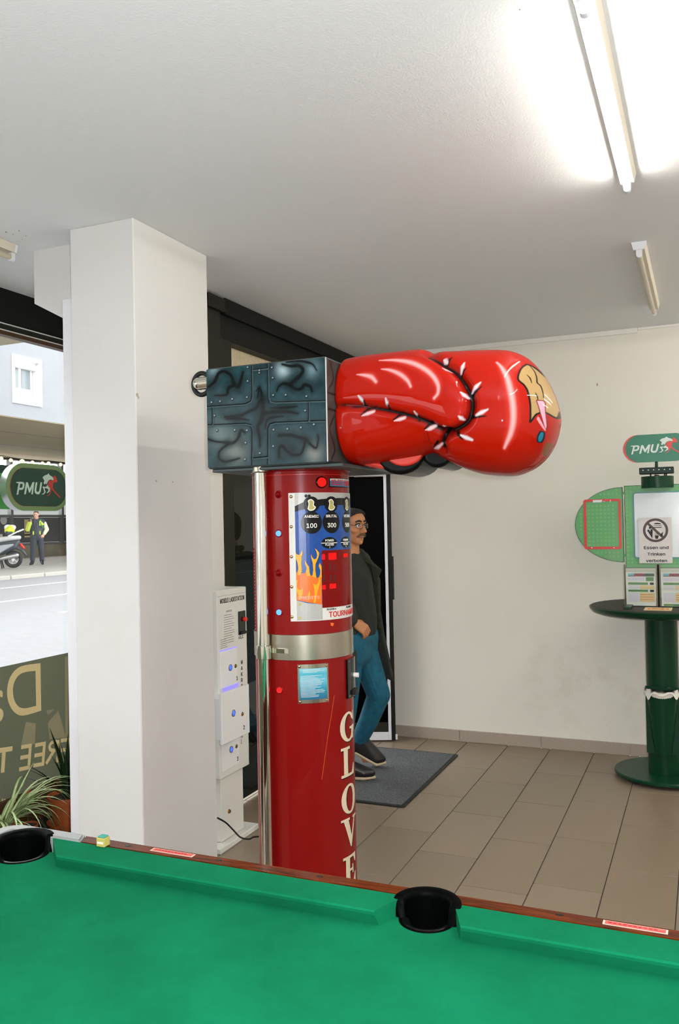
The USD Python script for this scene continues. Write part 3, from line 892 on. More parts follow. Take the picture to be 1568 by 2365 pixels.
for u, z0, z1 in ((50.0, 1.43, 1.455), (58.4, 1.43, 1.462), (64.0, 1.43, 1.455), (50.0, 1.395, 1.42), (58.4, 1.395, 1.42), (64, 1.395, 1.42)):
    part(dsp, 'dark_segment', sheet(deg_box(u - 1.0, u + 1.0, z0, z1), 0.0034), 'dark_red')
part(pn, 'lower_field', sheet(deg_box(47.6, 131, 1.262, 1.302), 0.0030), 'print_silver')
part(pn, 'lettering', wrap(tz(text2d('TOURNAMENT', 0.0185, True, 0.185), 55.4, 1.2690), 0.0036), 'tournament_red')
for d in (53.0, 84):
    part(pn, 'lettering', wrap(tz(text2d('PLAYER 4' if d < 60 else 'PLAYER 1', 0.0062, True), d, 1.2935), 0.0036), 'print_black')
for i in range(5):
    p = on_col(14.8 - 0.4 * i, 1.6989 - 0.106 * i, 0.002)
    part(pn, 'screw', lathe([(0, 0.0035), (0.004, 0.003), (0.006, 0)], p, 14, on_col(14.5, 0, 1) - on_col(14.5, 0)), 'screw', smooth=50)
for d, z in ((22.5, 1.3190), (22.2, 1.2705), (31.5, 1.7005), (35.0, 1.7000)):
    part(pn, 'disc_mark', sheet(Point(R_(d) * CR, z).buffer(0.0055, 12), 0.0031), 'print_olive' if z < 1.4 else 'print_black')

# information plate
pq = part(bm, 'info_plate', sheet(deg_box(18.3, 53.3, 0.9700, 1.1070), 0.0006, 0.002), 'steel', label='steel plate with a printed blue notice')
part(pq, 'notice', sheet(deg_box(20.3, 51.4, 0.9830, 1.0920), 0.0028), 'plaque_print')
rows = [sbox(R_(24) * CR, z, R_(24) * CR + w, z + 0.0013) for z, w in ((1.0865, 0.062), (1.0825, 0.076), (1.0785, 0.05))]
rows += [sbox(R_(21.5) * CR, 1.066 - 0.0046 * i, R_(21.5) * CR + w, 1.0675 - 0.0046 * i) for i, w in enumerate(RNG.uniform(0.05, 0.088, 17))]
part(pq, 'fine_print', sheet(unary_union(rows), 0.0032), 'print_silver')
for d in (20.2, 51.6):
    for z in (0.9765, 1.1005):
        part(pq, 'screw', lathe([(0, 0.005), (0.004, 0.0042), (0.006, 0)], on_col(d, z, 0.0026), 14, on_col(d, 0, 1) - on_col(d, 0)), 'screw', smooth=50)

# coin mechanism
cm = part(bm, 'coin_mechanism', sheet(deg_box(81.5, 112, 0.966, 1.107), 0.0006, 0.008), 'black_gloss')
part(cm, 'reject_button', cyl(on_col(99, 1.043, 0.008), on_col(99, 1.043, 0.026), 0.009, 16), 'white_plastic', smooth=40)
part(cm, 'coin_cup', sheet(deg_box(92, 110, 0.974, 0.990), 0.008, 0.012), 'black_rubber')
for z in (0.974, 1.099):
    part(cm, 'screw', lathe([(0, 0.0025), (0.0025, 0)], on_col(84.5, z, 0.0086), 10, on_col(84.5, 0, 1) - on_col(84.5, 0)), 'steel')
part(bm, 'scratch', sheet(LineString([cyl_uv(772, 1606), cyl_uv(757, 1700), cyl_uv(743, 1800)]).buffer(0.0006), 0.0002), 'print_orange')
part(bm, 'scratch', sheet(Polygon([cyl_uv(763, 1438), cyl_uv(771, 1439), cyl_uv(769, 1446), cyl_uv(764, 1445)]), 0.0002), 'print_orange')


# GLOVE in slab-serif capitals down the column
def serif(ch):
    """A heavy serif capital about 1 high and 0.95 wide."""
    if ch == 'O':
        return affinity.scale(Point(0.5, 0.5).buffer(0.5, 32), 0.96, 1.0).difference(affinity.scale(Point(0.5, 0.5).buffer(0.5, 32), 0.46, 0.84))
    if ch == 'G':
        o = affinity.scale(Point(0.5, 0.5).buffer(0.5, 32), 0.96, 1.0).difference(affinity.scale(Point(0.52, 0.5).buffer(0.5, 32), 0.50, 0.84))
        o = o.difference(sbox(0.60, 0.50, 1.2, 0.72))
        return o.union(sbox(0.72, 0.06, 0.90, 0.46)).union(sbox(0.58, 0.40, 1.0, 0.48)).union(sbox(0.84, 0.66, 0.92, 0.98))
    if ch == 'L':
        return unary_union([sbox(0.18, 0, 0.42, 1), sbox(0.04, 0, 0.56, 0.09), sbox(0.04, 0.91, 0.56, 1), sbox(0.1, 0, 0.90, 0.09), Polygon([(0.90, 0), (0.90, 0.36), (0.84, 0.36), (0.70, 0.09), (0.6, 0)])])
    if ch == 'V':
        return unary_union([Polygon([(0.08, 1), (0.36, 1), (0.58, 0.34), (0.50, 0)]), Polygon([(0.80, 1), (0.89, 1), (0.56, 0), (0.50, 0), (0.52, 0.2)]), sbox(-0.02, 0.92, 0.46, 1), sbox(0.68, 0.92, 1.0, 1)])
    return unary_union([sbox(0.18, 0, 0.42, 1), sbox(0.04, 0, 0.86, 0.09), sbox(0.04, 0.91, 0.86, 1), sbox(0.3, 0.47, 0.62, 0.55), sbox(0.58, 0.36, 0.66, 0.66), Polygon([(0.86, 0), (0.86, 0.34), (0.80, 0.34), (0.66, 0.09)]), Polygon([(0.86, 1), (0.86, 0.68), (0.80, 0.68), (0.66, 0.91)])])


for ch, z in zip('GLOVE', (0.8105, 0.6860, 0.5510, 0.4310, 0.2950)):
    g = affinity.scale(serif(ch), 0.106, 0.107, origin=(0, 0))
    g = affinity.translate(g, R_(67.8) * CR, z)
    part(bm, 'letter_shadow', sheet(affinity.translate(g.buffer(0.0012), 0.0042, -0.0028), 0.0003), 'print_black')
    part(bm, 'letter', sheet(g, 0.0008), 'letter_cream')

# ---------------------------------------------------------------- the box that carries the glove
NX, NZ = 250, 195
gx, gz = np.meshgrid(np.linspace(BX0 + 0.005, BX1 - 0.005, NX), np.linspace(BZ0 + 0.005, BZ1 - 0.005, NZ))
q = np.c_[gx.ravel(), gz.ravel()]


def bp(pts, s=3.136, o=(400, 760)):
    return np.array([P(o[0] + x / s, o[1] + y / s, y=BY0)[[0, 2]] for x, y in pts])


n1 = meshkit.fbm(np.c_[q * 14, np.zeros(len(q))], 4, 3)[:, None]
n2 = meshkit.fbm(np.c_[q * 26, np.ones(len(q))], 3, 9)[:, None]
c_ = np.array(lin((18, 46, 52))) * (1 - n1) + np.array(lin((58, 86, 92))) * n1
c_ *= 0.40 + 0.68 * n2
paint = c_.copy()
for (x, y), r, cl, al in (((800, 290), 50, (176, 200, 206), .8), ((300, 295), 40, (150, 180, 188), .6), ((1000, 290), 50, (130, 160, 168), .5), ((400, 360), 70, (24, 66, 68), .6), ((330, 760), 90, (120, 134, 134), .6), ((450, 880), 90, (126, 134, 126), .7),
                          ((870, 870), 40, (14, 26, 28), .8), ((880, 340), 60, (28, 60, 64), .5), ((730, 600), 60, (40, 66, 70), .5), ((500, 830), 36, (24, 40, 42), .6), ((1020, 900), 60, (140, 140, 132), .6), ((500, 280), 60, (30, 74, 76), .5), ((790, 930), 30, (20, 34, 36), .7), ((930, 220), 50, (120, 140, 150), .5)):
    ctr = bp([(x, y)])[0]
    d = np.linalg.norm(q - ctr, axis=1) / (r / 3.136 * 0.00165)
    k = (np.exp(-d * d) * al)[:, None]
    paint = paint * (1 - k) + np.array(lin(cl)) * k
ink = (12, 18, 19)
px1 = 0.00165 / 3.136
grooves = []
for pts, w in (
        # plate edges
        ([(245, 565), (520, 545), (560, 525), (572, 490), (571, 240)], 5), ([(685, 235), (688, 490), (700, 525), (735, 533), (1115, 520)], 5),
        ([(245, 697), (520, 687), (560, 697), (573, 725), (572, 1000)], 5), ([(687, 990), (688, 720), (700, 690), (735, 680), (1115, 665)], 5),
        ([(576, 297), (680, 285)], 5), ([(576, 938), (680, 928)], 5), ([(284, 562), (284, 695)], 4), ([(981, 530), (981, 670)], 4)):
    grooves.append((bp(pts), w))
    brush(paint, q, bp(pts), w * px1 * 3.2, ink, 0.9, 0.35)
    brush(paint, q, bp(pts), w * px1 * 1.3, (5, 8, 9), 0.5, 0.97)
    brush(paint, q, bp(pts) + [0.0022, -0.0018], w * px1 * 0.7, (120, 146, 150), 0.8, 0.35)
for pts, w in (
        ([(255, 420), (300, 380), (330, 320), (375, 308), (420, 340), (438, 390), (470, 415), (490, 370), (505, 310)], (7, 11, 8, 9, 12, 6)),
        ([(438, 390), (440, 405), (400, 430), (390, 470), (355, 480), (300, 482)], (9, 10, 7, 3)),
        ([(790, 255), (850, 268), (905, 265), (938, 290), (925, 330), (880, 370), (850, 405), (890, 435), (930, 430), (950, 405), (990, 415), (1005, 450)], (6, 9, 10, 12, 8, 10, 6)),
        ([(850, 405), (800, 395), (765, 415), (750, 450)], (11, 9, 6, 3)),
        ([(625, 420), (640, 470), (645, 540), (650, 600), (640, 660), (612, 710), (625, 780), (628, 850)], (6, 10, 12, 14, 11, 9, 4)),
        ([(375, 637), (470, 632), (540, 600), (600, 572), (625, 525), (640, 515)], (6, 12, 8, 9, 8)),
        ([(650, 610), (740, 600), (820, 598), (905, 612)], (10, 11, 9, 3)),
        ([(380, 650), (480, 650), (550, 660)], (2, 7, 2)), ([(700, 572), (800, 570), (900, 560)], (2, 7, 2)), ([(665, 720), (680, 660), (720, 640), (800, 632)], (3, 7, 2)),
        ([(245, 795), (310, 815), (370, 820), (430, 825), (470, 790), (490, 735), (520, 750)], (6, 5, 5, 9, 8, 9, 5)),
        ([(400, 830), (340, 880), (330, 930), (370, 960), (430, 950), (480, 935)], (8, 6, 6, 7, 3)),
        ([(765, 770), (850, 768), (910, 785), (960, 800), (1000, 840), (1035, 860), (1050, 800), (1045, 765)], (8, 9, 9, 10, 7, 5, 3)),
        ([(955, 805), (945, 860), (920, 905), (870, 912), (830, 890), (795, 850), (770, 860), (765, 930)], (7, 7, 6, 7, 6, 10, 8, 5)),
        ([(820, 240), (900, 230), (1000, 250), (1040, 300)], (3, 6, 6, 2)), ([(600, 450), (620, 430), (610, 500)], (2, 5, 3))):
    p = spl(bp(pts), 6)
    brush(paint, q, p, np.array(w) * px1 * 3.6, (14, 26, 28), 0.9, 0.55)
    brush(paint, q, p, np.array(w) * px1 * 1.25, (6, 9, 10), 0.6, 0.97)
for x, y in ((540, 278), (540, 378), (535, 495), (428, 508), (340, 525), (278, 532), (715, 280), (722, 355), (725, 480), (816, 478), (966, 488), (625, 318), (628, 900), (300, 628), (957, 592), (446, 733), (535, 735), (318, 735), (525, 825), (520, 945), (728, 730), (828, 725), (926, 715), (1020, 692), (725, 850), (625, 300)):
    b = bp([(x, y), (x + 1, y)])
    brush(paint, q, b, 11 * px1, (16, 26, 28), 0.5, 0.9)
    brush(paint, q, b + [-0.0012, 0.0012], 4.5 * px1, (168, 186, 188), 0.6, 0.9)
depth = np.zeros(len(q))
for g, w in grooves:
    d, _ = seg_dist(q, g)
    depth += 0.0016 * np.exp(-(d / 0.0022) ** 2)
idx = np.arange(NX * NZ).reshape(NZ, NX)
a_, b_, c2, d2 = (s.ravel() for s in (idx[:-1, :-1], idx[:-1, 1:], idx[1:, 1:], idx[1:, :-1]))
face = trimesh.Trimesh(np.c_[q[:, 0], BY0 + depth, q[:, 1]], np.vstack([np.c_[a_, b_, c2], np.c_[a_, c2, d2]]), process=False)
bxp = part(bm, 'arm_box', bx(BX0, BX1, BY0 + 0.0015, BY1, BZ0, BZ1, 0.007), 'box_plain')
part(bxp, 'painted_front', face, 'box_paint', colors=paint, label='front painted as riveted steel plates with dark cracks')
# side of the box, next to the glove
sy, sz = np.meshgrid(np.linspace(BY0 + 0.008, BY1 - 0.008, 90), np.linspace(BZ0 + 0.008, BZ1 - 0.008, 70))
qs = np.c_[sy.ravel(), sz.ravel()]
ns = meshkit.fbm(np.c_[qs * 16, np.full(len(qs), 5.0)], 4, 5)[:, None]
ps = np.array(lin((44, 40, 38))) * (1 - ns) + np.array(lin((84, 84, 80))) * ns
for pts in ([(2.6, 2.045), (3.16, 2.045)], [(2.6, 1.99), (3.16, 1.99)], [(2.63, 2.16), (2.66, 2.10), (2.62, 2.06)], [(2.66, 1.97), (2.62, 1.92), (2.66, 1.86), (2.63, 1.82)]):
    brush(ps, qs, spl(np.array(pts), 5), 0.004, ink, 0.6, 0.9)
ix = np.arange(90 * 70).reshape(70, 90)
a_, b_, c2, d2 = (s.ravel() for s in (ix[:-1, :-1], ix[:-1, 1:], ix[1:, 1:], ix[1:, :-1]))
part(bxp, 'painted_side', trimesh.Trimesh(np.c_[np.full(len(qs), BX1 + 0.0004), qs], np.vstack([np.c_[a_, b_, c2], np.c_[a_, c2, d2]]), process=False), 'box_paint', colors=ps)
part(bxp, 'edge_strip', bx(BX1 - 0.004, BX1 + 0.0012, BY0 - 0.0008, BY0 + 0.004, BZ0 + 0.004, BZ1 - 0.004, 0.0012), 'alu')
part(bxp, 'under_plate', bx(BX0 + 0.01, BX1 + 0.045, BY0 + 0.02, BY1 + 0.03, BZ0 - 0.012, BZ0 - 0.0005, 0.002), 'box_plain')
ch = P(461, 886, y=2.72)
hk = part(bm, 'bracket_knob', flesh([chain([(ch + [0.10, 0.02, 0.004], 0.024), (ch + [-0.002, 0, 0], 0.024)])], 0.006, 4), 'chrome', smooth=True, label='chrome knob on the left of the box')
ring = [ch + [0.037 * math.cos(t) + 0.002, 0.012, 0.041 * math.sin(t)] for t in np.linspace(0, 2 * np.pi, 33)]
part(hk, 'rubber_ring', tube(ring, 0.009, 10, False), 'black_rubber', smooth=50)

# ---------------------------------------------------------------- the glove
GX0, GX1, GYC = -1.1615, -0.4335, 2.872
prof = np.array([  # x, top, bottom, half depth, squareness
    (-1.1615, 2.186, 1.822, 0.205, 3.0), (-1.150, 2.193, 1.808, 0.210, 3.2), (-1.10, 2.196, 1.800, 0.213, 3.2), (-1.00, 2.194, 1.806, 0.215, 3.1), (-0.90, 2.190, 1.816, 0.217, 3.0),
    (-0.845, 2.187, 1.825, 0.219, 2.9), (-0.805, 2.185, 1.806, 0.221, 2.8), (-0.75, 2.183, 1.778, 0.224, 2.6), (-0.68, 2.180, 1.757, 0.224, 2.5), (-0.60, 2.172, 1.750, 0.220, 2.45),
    (-0.545, 2.150, 1.764, 0.205, 2.4), (-0.500, 2.105, 1.792, 0.176, 2.3), (-0.465, 2.045, 1.835, 0.128, 2.2), (-0.445, 1.990, 1.882, 0.074, 2.1), (-0.4345, 1.945, 1.925, 0.018, 2.0), (-0.4335, 1.937, 1.933, 0.003, 2.0)])
from scipy.interpolate import PchipInterpolator
arc = np.r_[0, np.cumsum(np.linalg.norm(np.diff(prof[:, [0, 1]], axis=0), axis=1))]
NS, NT = 340, 380
sv = np.linspace(0, arc[-1], NS)
PX_, ZT, ZB, RY, EX = (PchipInterpolator(arc, prof[:, i])(sv) for i in range(5))
tt = np.linspace(0, 2 * np.pi, NT, endpoint=False)
tt = tt - 0.45 * np.sin(tt)                                       # finer on the side that faces the room
ang = tt + np.pi * 1.5 - 0.0
ca, sa = np.sin(tt), np.cos(tt)                                    # 0 = towards the camera side (-y)
e = (2.0 / EX)[:, None]
zz = np.sign(ca) * np.abs(ca) ** e
yy = np.sign(sa) * np.abs(sa) ** e
GZ = (ZT + ZB)[:, None] / 2 + (ZT - ZB)[:, None] / 2 * zz
GY = GYC - RY[:, None] * yy
GX = np.repeat(PX_[:, None], NT, 1)
qg = np.c_[GX.ravel(), GZ.ravel()]
front = np.clip((GYC + 0.02 - GY.ravel()) / 0.03, 0, 1)


def g2(pts, s=2.8, o=(740, 770), y=2.675):
    return np.array([P(o[0] + x / s, o[1] + yv / s, y=y)[[0, 2]] for x, yv in pts])


def g4(pts):
    return g2(pts, 4.3556, (740, 780))


lower = spl(g4([(125, 690), (250, 682), (420, 690), (560, 712), (700, 740), (860, 780), (1000, 825), (1130, 880), (1240, 940), (1295, 965)]), 6)
upper = spl(g2([(655, 100), (720, 135), (790, 180), (870, 235), (930, 305), (970, 380), (990, 450), (985, 520), (960, 580), (910, 620), (860, 642), (825, 645)]), 6)
lowend = spl(g4([(1295, 965), (1250, 1020), (1220, 1070), (1215, 1120)]), 6)
top_end = spl(g2([(640, 95), (690, 118), (740, 148)]), 4)
d1, _ = seg_dist(qg, lower)
d2_, _ = seg_dist(qg, upper)
d3, _ = seg_dist(qg, lowend)
dent = 0.013 * np.exp(-(d1 / 0.012) ** 2) + 0.020 * np.exp(-(d2_ / 0.014) ** 2) + 0.020 * np.exp(-(d3 / 0.013) ** 2)
# the thumb pad stands proud of the fist, and the cuff's lower half lies back under it
pad = Polygon(np.vstack([lower[::-1], [[-1.16, 2.06]], [[-1.16, 2.25]], g2([(655, 60)]), upper]))
fist = Polygon(np.vstack([upper, lowend[::1], [[-0.86, 1.70]], [[-0.40, 1.70]], [[-0.40, 2.25]], g2([(655, 60)])]))
pad, fist = pad.buffer(0), fist.buffer(0)
bd, _ = seg_dist(qg, np.vstack([lower, upper[::-1]]))
inp = inside(qg, pad)
dent -= np.where(inp, 0.012 * np.clip((qg[:, 0] + 1.12) / 0.25, 0, 1) * (1 - np.exp(-(bd / 0.028) ** 2)), 0)
inl = (~inp) & (qg[:, 0] < -0.835)
dent += np.where(inl, 0.006 * (1 - np.exp(-(bd / 0.03) ** 2)) * np.clip((qg[:, 0] + 1.16) / 0.06, 0, 1), 0)
dent = (dent * front).reshape(NS, NT)
cn = np.stack([GX * 0, -yy * (1 / RY)[:, None] * 0.2, zz * 0.2 / ((ZT - ZB)[:, None] / 2)], -1)
cn /= np.linalg.norm(cn, axis=-1, keepdims=True) + 1e-9
G = np.stack([GX, GY, GZ], -1) - cn * dent[..., None]
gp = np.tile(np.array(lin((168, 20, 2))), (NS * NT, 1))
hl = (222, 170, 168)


def art(pts, w, colr, soft=0.6, al=1.0):
    c = gp.copy()
    brush(c, qg, pts, w, colr, soft, al)
    m = front > 0.5
    gp[m] = c[m]


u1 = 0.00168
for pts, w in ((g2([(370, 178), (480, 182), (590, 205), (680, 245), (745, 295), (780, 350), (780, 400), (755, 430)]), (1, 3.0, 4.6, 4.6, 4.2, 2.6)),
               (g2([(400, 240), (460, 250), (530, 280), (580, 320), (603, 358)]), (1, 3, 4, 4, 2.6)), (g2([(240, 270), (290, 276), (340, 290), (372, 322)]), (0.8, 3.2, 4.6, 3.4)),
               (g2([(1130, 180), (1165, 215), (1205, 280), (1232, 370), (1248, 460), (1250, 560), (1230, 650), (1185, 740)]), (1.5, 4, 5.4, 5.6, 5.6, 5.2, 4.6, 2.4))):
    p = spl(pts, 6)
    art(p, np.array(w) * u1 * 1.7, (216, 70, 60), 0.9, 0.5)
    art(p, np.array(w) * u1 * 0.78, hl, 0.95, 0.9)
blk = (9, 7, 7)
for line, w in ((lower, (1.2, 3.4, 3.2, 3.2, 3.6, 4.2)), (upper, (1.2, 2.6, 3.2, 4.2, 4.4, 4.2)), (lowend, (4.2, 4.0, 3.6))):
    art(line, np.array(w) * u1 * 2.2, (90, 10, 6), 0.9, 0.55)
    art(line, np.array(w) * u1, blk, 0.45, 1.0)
for mk, sc in ((((800, 180), (838, 140)), blk), (((905, 260), (945, 225)), blk), (((990, 405), (1055, 348)), blk), (((985, 548), (1085, 540)), blk), (((895, 655), (925, 690)), blk)):
    art(g2(mk), (4.2 * u1, 0.6 * u1), sc, 0.5)
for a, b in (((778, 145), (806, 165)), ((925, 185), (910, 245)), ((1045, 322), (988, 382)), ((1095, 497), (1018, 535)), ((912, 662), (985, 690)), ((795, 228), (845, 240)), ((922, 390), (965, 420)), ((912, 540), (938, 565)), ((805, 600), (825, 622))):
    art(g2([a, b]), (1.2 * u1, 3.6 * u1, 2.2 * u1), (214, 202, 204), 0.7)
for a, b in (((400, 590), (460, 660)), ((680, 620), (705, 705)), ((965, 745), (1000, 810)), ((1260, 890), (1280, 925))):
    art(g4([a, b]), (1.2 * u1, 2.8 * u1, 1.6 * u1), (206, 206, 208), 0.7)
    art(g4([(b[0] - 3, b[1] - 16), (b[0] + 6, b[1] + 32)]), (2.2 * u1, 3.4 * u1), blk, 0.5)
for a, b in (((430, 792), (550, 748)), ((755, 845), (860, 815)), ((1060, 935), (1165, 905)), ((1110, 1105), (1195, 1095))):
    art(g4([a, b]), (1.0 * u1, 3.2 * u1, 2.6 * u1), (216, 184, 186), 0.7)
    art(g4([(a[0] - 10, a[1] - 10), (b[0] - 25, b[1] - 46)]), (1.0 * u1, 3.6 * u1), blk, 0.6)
# the painting round the knuckles: beige, pink and blue patches with black outlines


def g7(pts):
    return g2(pts, 7.393, (1160, 790), 2.74)


def patch(pts, colr, out=None, w=2.4):
    p = spl(np.vstack([g7(pts), g7(pts[:1])]), 5)
    m = (front > 0.5) & inside(qg, Polygon(p).buffer(0))
    gp[m] = lin(colr)
    if out:
        art(p, w * u1, out, 0.4)


patch([(400, 365), (345, 480), (325, 670), (420, 770), (480, 880), (520, 1080), (525, 1300), (520, 1390), (600, 1260), (640, 1230), (680, 1200), (740, 1200), (860, 1250), (880, 1100), (860, 900), (760, 640), (600, 470), (480, 380)], (170, 140, 92), blk, 1.6)
for pts in ([(440, 380), (520, 480), (570, 600), (590, 690), (640, 740), (680, 860), (700, 980)], [(440, 575), (490, 630), (522, 715)], [(585, 880), (615, 950), (625, 1010)]):
    art(spl(g7(pts), 5), (0.5 * u1, 1.1 * u1, 0.5 * u1), blk, 0.5)
patch([(605, 1010), (710, 1010), (725, 1150), (745, 1400), (720, 1480), (680, 1300), (640, 1130)], (226, 160, 178), (120, 30, 34), 0.8)
patch([(610, 1330), (700, 1490), (720, 1480), (640, 1290)], (224, 150, 160))
patch([(655, 1525), (700, 1540), (690, 1620), (650, 1700), (605, 1700), (610, 1620)], (24, 116, 140), (6, 26, 40), 1.2)
patch([(700, 1700), (800, 1690), (820, 1780), (760, 1900), (690, 2000), (620, 1900)], (120, 62, 18))
V = G.reshape(-1, 3)
i, j = np.arange(NS - 1)[:, None] * NT, np.arange(NT)[None]
jn = (np.arange(NT) + 1)[None] % NT
Fg = np.vstack([np.c_[(i + j).ravel(), (i + NT + jn).ravel(), (i + jn).ravel()], np.c_[(i + j).ravel(), (i + NT + j).ravel(), (i + NT + jn).ravel()]])
cap0 = np.c_[np.full(NT, len(V)), np.arange(NT), (np.arange(NT) + 1) % NT]
V = np.vstack([V, G[0].mean(0), G[-1].mean(0)])
cap1 = np.c_[np.full(NT, len(V) - 1), (NS - 1) * NT + (np.arange(NT) + 1) % NT, (NS - 1) * NT + np.arange(NT)]
gm = trimesh.Trimesh(V, np.vstack([Fg, cap0, cap1]), process=False)
if gm.volume < 0:
    gm.invert()
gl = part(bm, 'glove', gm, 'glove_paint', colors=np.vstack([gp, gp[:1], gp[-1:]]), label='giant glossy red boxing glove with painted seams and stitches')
pm('thumb_red', (206, 52, 40), 0.3, coat_weight=0.6)
tc = P(936, 1050, y=2.88)
for c, rx, rz, nm, mt_, y0, y1 in ((P(943, 1046, y=2.88) - Z * 0.016, 0.086, 0.066, 'thumb_edge', 'print_black', 2.80, 3.0), (P(1026, 1056, y=2.88), 0.050, 0.042, 'thumb_edge', 'print_black', 2.80, 3.0), (P(936, 1040, y=2.79) - Z * 0.010, 0.074, 0.053, 'thumb_pad', 'thumb_red', 2.78, 2.80)):
    d = hull([((c[0] + (rx - 0.015) * math.cos(t), yv, c[2] + (rz - 0.015) * math.sin(t)), 0.015 if y1 > 2.9 else 0.008) for t in np.linspace(0, 2 * np.pi, 25) for yv in (y0, y1)])
    part(gl, nm, geo(d), mt_, smooth=40)
part(gl, 'thumb_tip', geo(hull([((-1.10, 2.80, 1.815), 0.012), ((-0.99, 2.80, 1.790), 0.012), ((-1.02, 2.98, 1.795), 0.012)])), 'thumb_red', smooth=40)

# ---------------------------------------------------------------- mobile charging station behind the pillar
XF = -2.21
pm('led_blue_glass', (40, 70, 230), 0.1, emission_color=lin((50, 90, 255)), emission_strength=1.6)
pm('brass', (150, 112, 62), 0.3, 1.0)
pm('notice_grey', (150, 146, 136), 0.6)
pm('ink', (26, 18, 18), 0.6)
pm('coin_red', (190, 40, 20), 0.3, emission_color=lin((220, 40, 16)), emission_strength=0.25)
pm('drawer_white', (232, 232, 230), 0.35)


def S(x, y, xx=XF):
    return P(480 + x / 3.585, 1320 + y / 3.585, x=xx)


def S2(x, y, xx=XF):
    return P(490 + x / 10.745, 1340 + y / 10.745, x=xx)


cs = thing('charging_station', 'white phone charging station with three locker drawers beside the pillar', 'charging station', (-2.31, 3.72, 0))
ybot = S(110, 1725)[2]
bd_ = part(cs, 'cabinet', bx(-2.40, XF, 3.575, 3.862, ybot, 1.283, 0.004), 'white_metal')
part(cs, 'pedestal', bx(-2.40, XF - 0.03, 3.627, 3.845, 0.03, ybot, 0.003), 'white_metal')
part(cs, 'base_plate', bx(-2.46, -2.203, 3.555, 3.935, 0, 0.028, 0.003), 'white_metal')
part(cs, 'lid_seam', bx(-2.39, XF + 0.0004, 3.577, 3.860, 1.2525, 1.2540), 'notice_grey')
p, q2 = S2(195, 590), S2(795, 468)
part(cs, 'lettering', text_on('MOBILE LADESTATION', 0.0215, (XF, p[1], (p[2] + q2[2]) / 2), Y, Z, True, q2[1] - p[1]), 'ink')
a, b = S2(250, 735), S2(575, 1210)
nt = part(cs, 'printed_notice', bx(XF - 0.001, XF + 0.0005, a[1], b[1], b[2], a[2]), 'white_plastic')
part(nt, 'notice_heading', text_on('HINWEISE', 0.008, (XF + 0.0003, a[1] + 0.035, a[2] - 0.016), Y, Z, True), 'notice_grey')
rows = [sbox(a[1] + 0.012, a[2] - 0.032 - 0.0115 * i, a[1] + 0.012 + w, a[2] - 0.029 - 0.0115 * i) for i, w in enumerate(RNG.uniform(0.07, 0.108, 13))]
part(nt, 'fine_print', slab(unary_union(rows), (XF + 0.0004, 0, 0), Y, Z, 0.0006), 'notice_grey')
a = S2(200, 1500)
rows = [sbox(a[1] + 0.004 * (i % 2), a[2] - 0.010 * i, a[1] + w, a[2] - 0.010 * i + 0.0032) for i, w in enumerate((0.055, 0.062, 0.05, 0.06, 0.066))]
part(cs, 'fine_print', slab(unary_union(rows), (XF - 0.0002, 0, 0), Y, Z, 0.0007), 'notice_grey')
a, b = S2(640, 780), S2(815, 1325)
sl = part(cs, 'coin_slot', bx(XF - 0.002, XF + 0.006, a[1], b[1], b[2], a[2], 0.002), 'black_gloss')
c = S2(790, 965, XF + 0.006)
part(sl, 'coin_button', cyl(c, c + X * 0.014, 0.011, 16), 'coin_red', smooth=40)
part(sl, 'coin_cup', bx(XF + 0.004, XF + 0.016, a[1] + 0.01, b[1] + 0.004, b[2] + 0.004, b[2] + 0.016, 0.003), 'black_rubber')
a = S2(655, 1460)
part(cs, 'lettering', text_on('x1,2.', 0.0155, (XF, a[1], a[2]), Y, Z, True, 0.05), 'ink')
for ch_, y in zip('MAKROPNI', (768, 818, 868, 917, 967, 1020, 1378, 1425)):
    a = S(274, y)
    part(cs, 'lettering', text_on(ch_, 0.0195, (XF, a[1], a[2]), Y, Z, True, 0.006 if ch_ == 'I' else 0.017), 'ink' if ch_ not in 'NI' else 'brass')
for k, (tl, br, led, lk, num, pull) in enumerate((((103, 668), (247, 925), (185, 795), (229, 782), (236, 900), 0.0), ((113, 1015), (348, 1332), (212, 1172), (286, 1180), (294, 1308), 0.085), ((118, 1362), (262, 1590), (193, 1472), (236, 1447), (241, 1568), 0.0))):
    xf = XF + pull + 0.0025
    a, b = S(*tl, xf), S(*br, xf)
    dr_ = part(cs, 'drawer_%s' % 'front', bx(xf - 0.006 - (0.008 if pull else 0), xf, a[1], b[1], b[2], a[2], 0.002), 'drawer_white', label='drawer number %d%s' % (k + 1, ', pulled open' if pull else ''))
    if pull:
        part(dr_, 'drawer_tray', bx(XF - 0.05, xf - 0.006, a[1] + 0.012, b[1] - 0.055, b[2] + 0.02, a[2] - 0.03), 'drawer_white')
        ga, gb = S(122, 1000), S(252, 955)
        part(dr_, 'glow_strip', bx(XF - 0.001, XF + 0.002, ga[1], gb[1], ga[2], ga[2] + 0.022), 'led_violet')
    else:
        part(dr_, 'glow_strip', bx(XF - 0.001, XF + 0.0012, a[1], b[1], a[2] + 0.002, a[2] + 0.0065), 'led_violet')
    c = S(*led, xf)
    rg = part(dr_, 'release_button', lathe([(0, 0.003), (0.011, 0.0028), (0.0125, 0)], c, 20, X), 'led_blue_glass', smooth=40)
    part(dr_, 'button_ring', lathe([(0.0125, 0.001), (0.0135, 0.004), (0.0165, 0.003), (0.0175, 0)], c, 24, X), 'steel', smooth=40)
    c = S(*lk, xf)
    part(dr_, 'lock', lathe([(0, 0.004), (0.0075, 0.0036), (0.0105, 0)], c, 16, X), 'brass', smooth=40)
    c = S(*num, xf)
    part(dr_, 'lettering', text_on(str(k + 1), 0.019, (xf - 0.0002, c[1], c[2]), Y, Z, True), 'ink')
c = S(175, 1985, XF - 0.03)
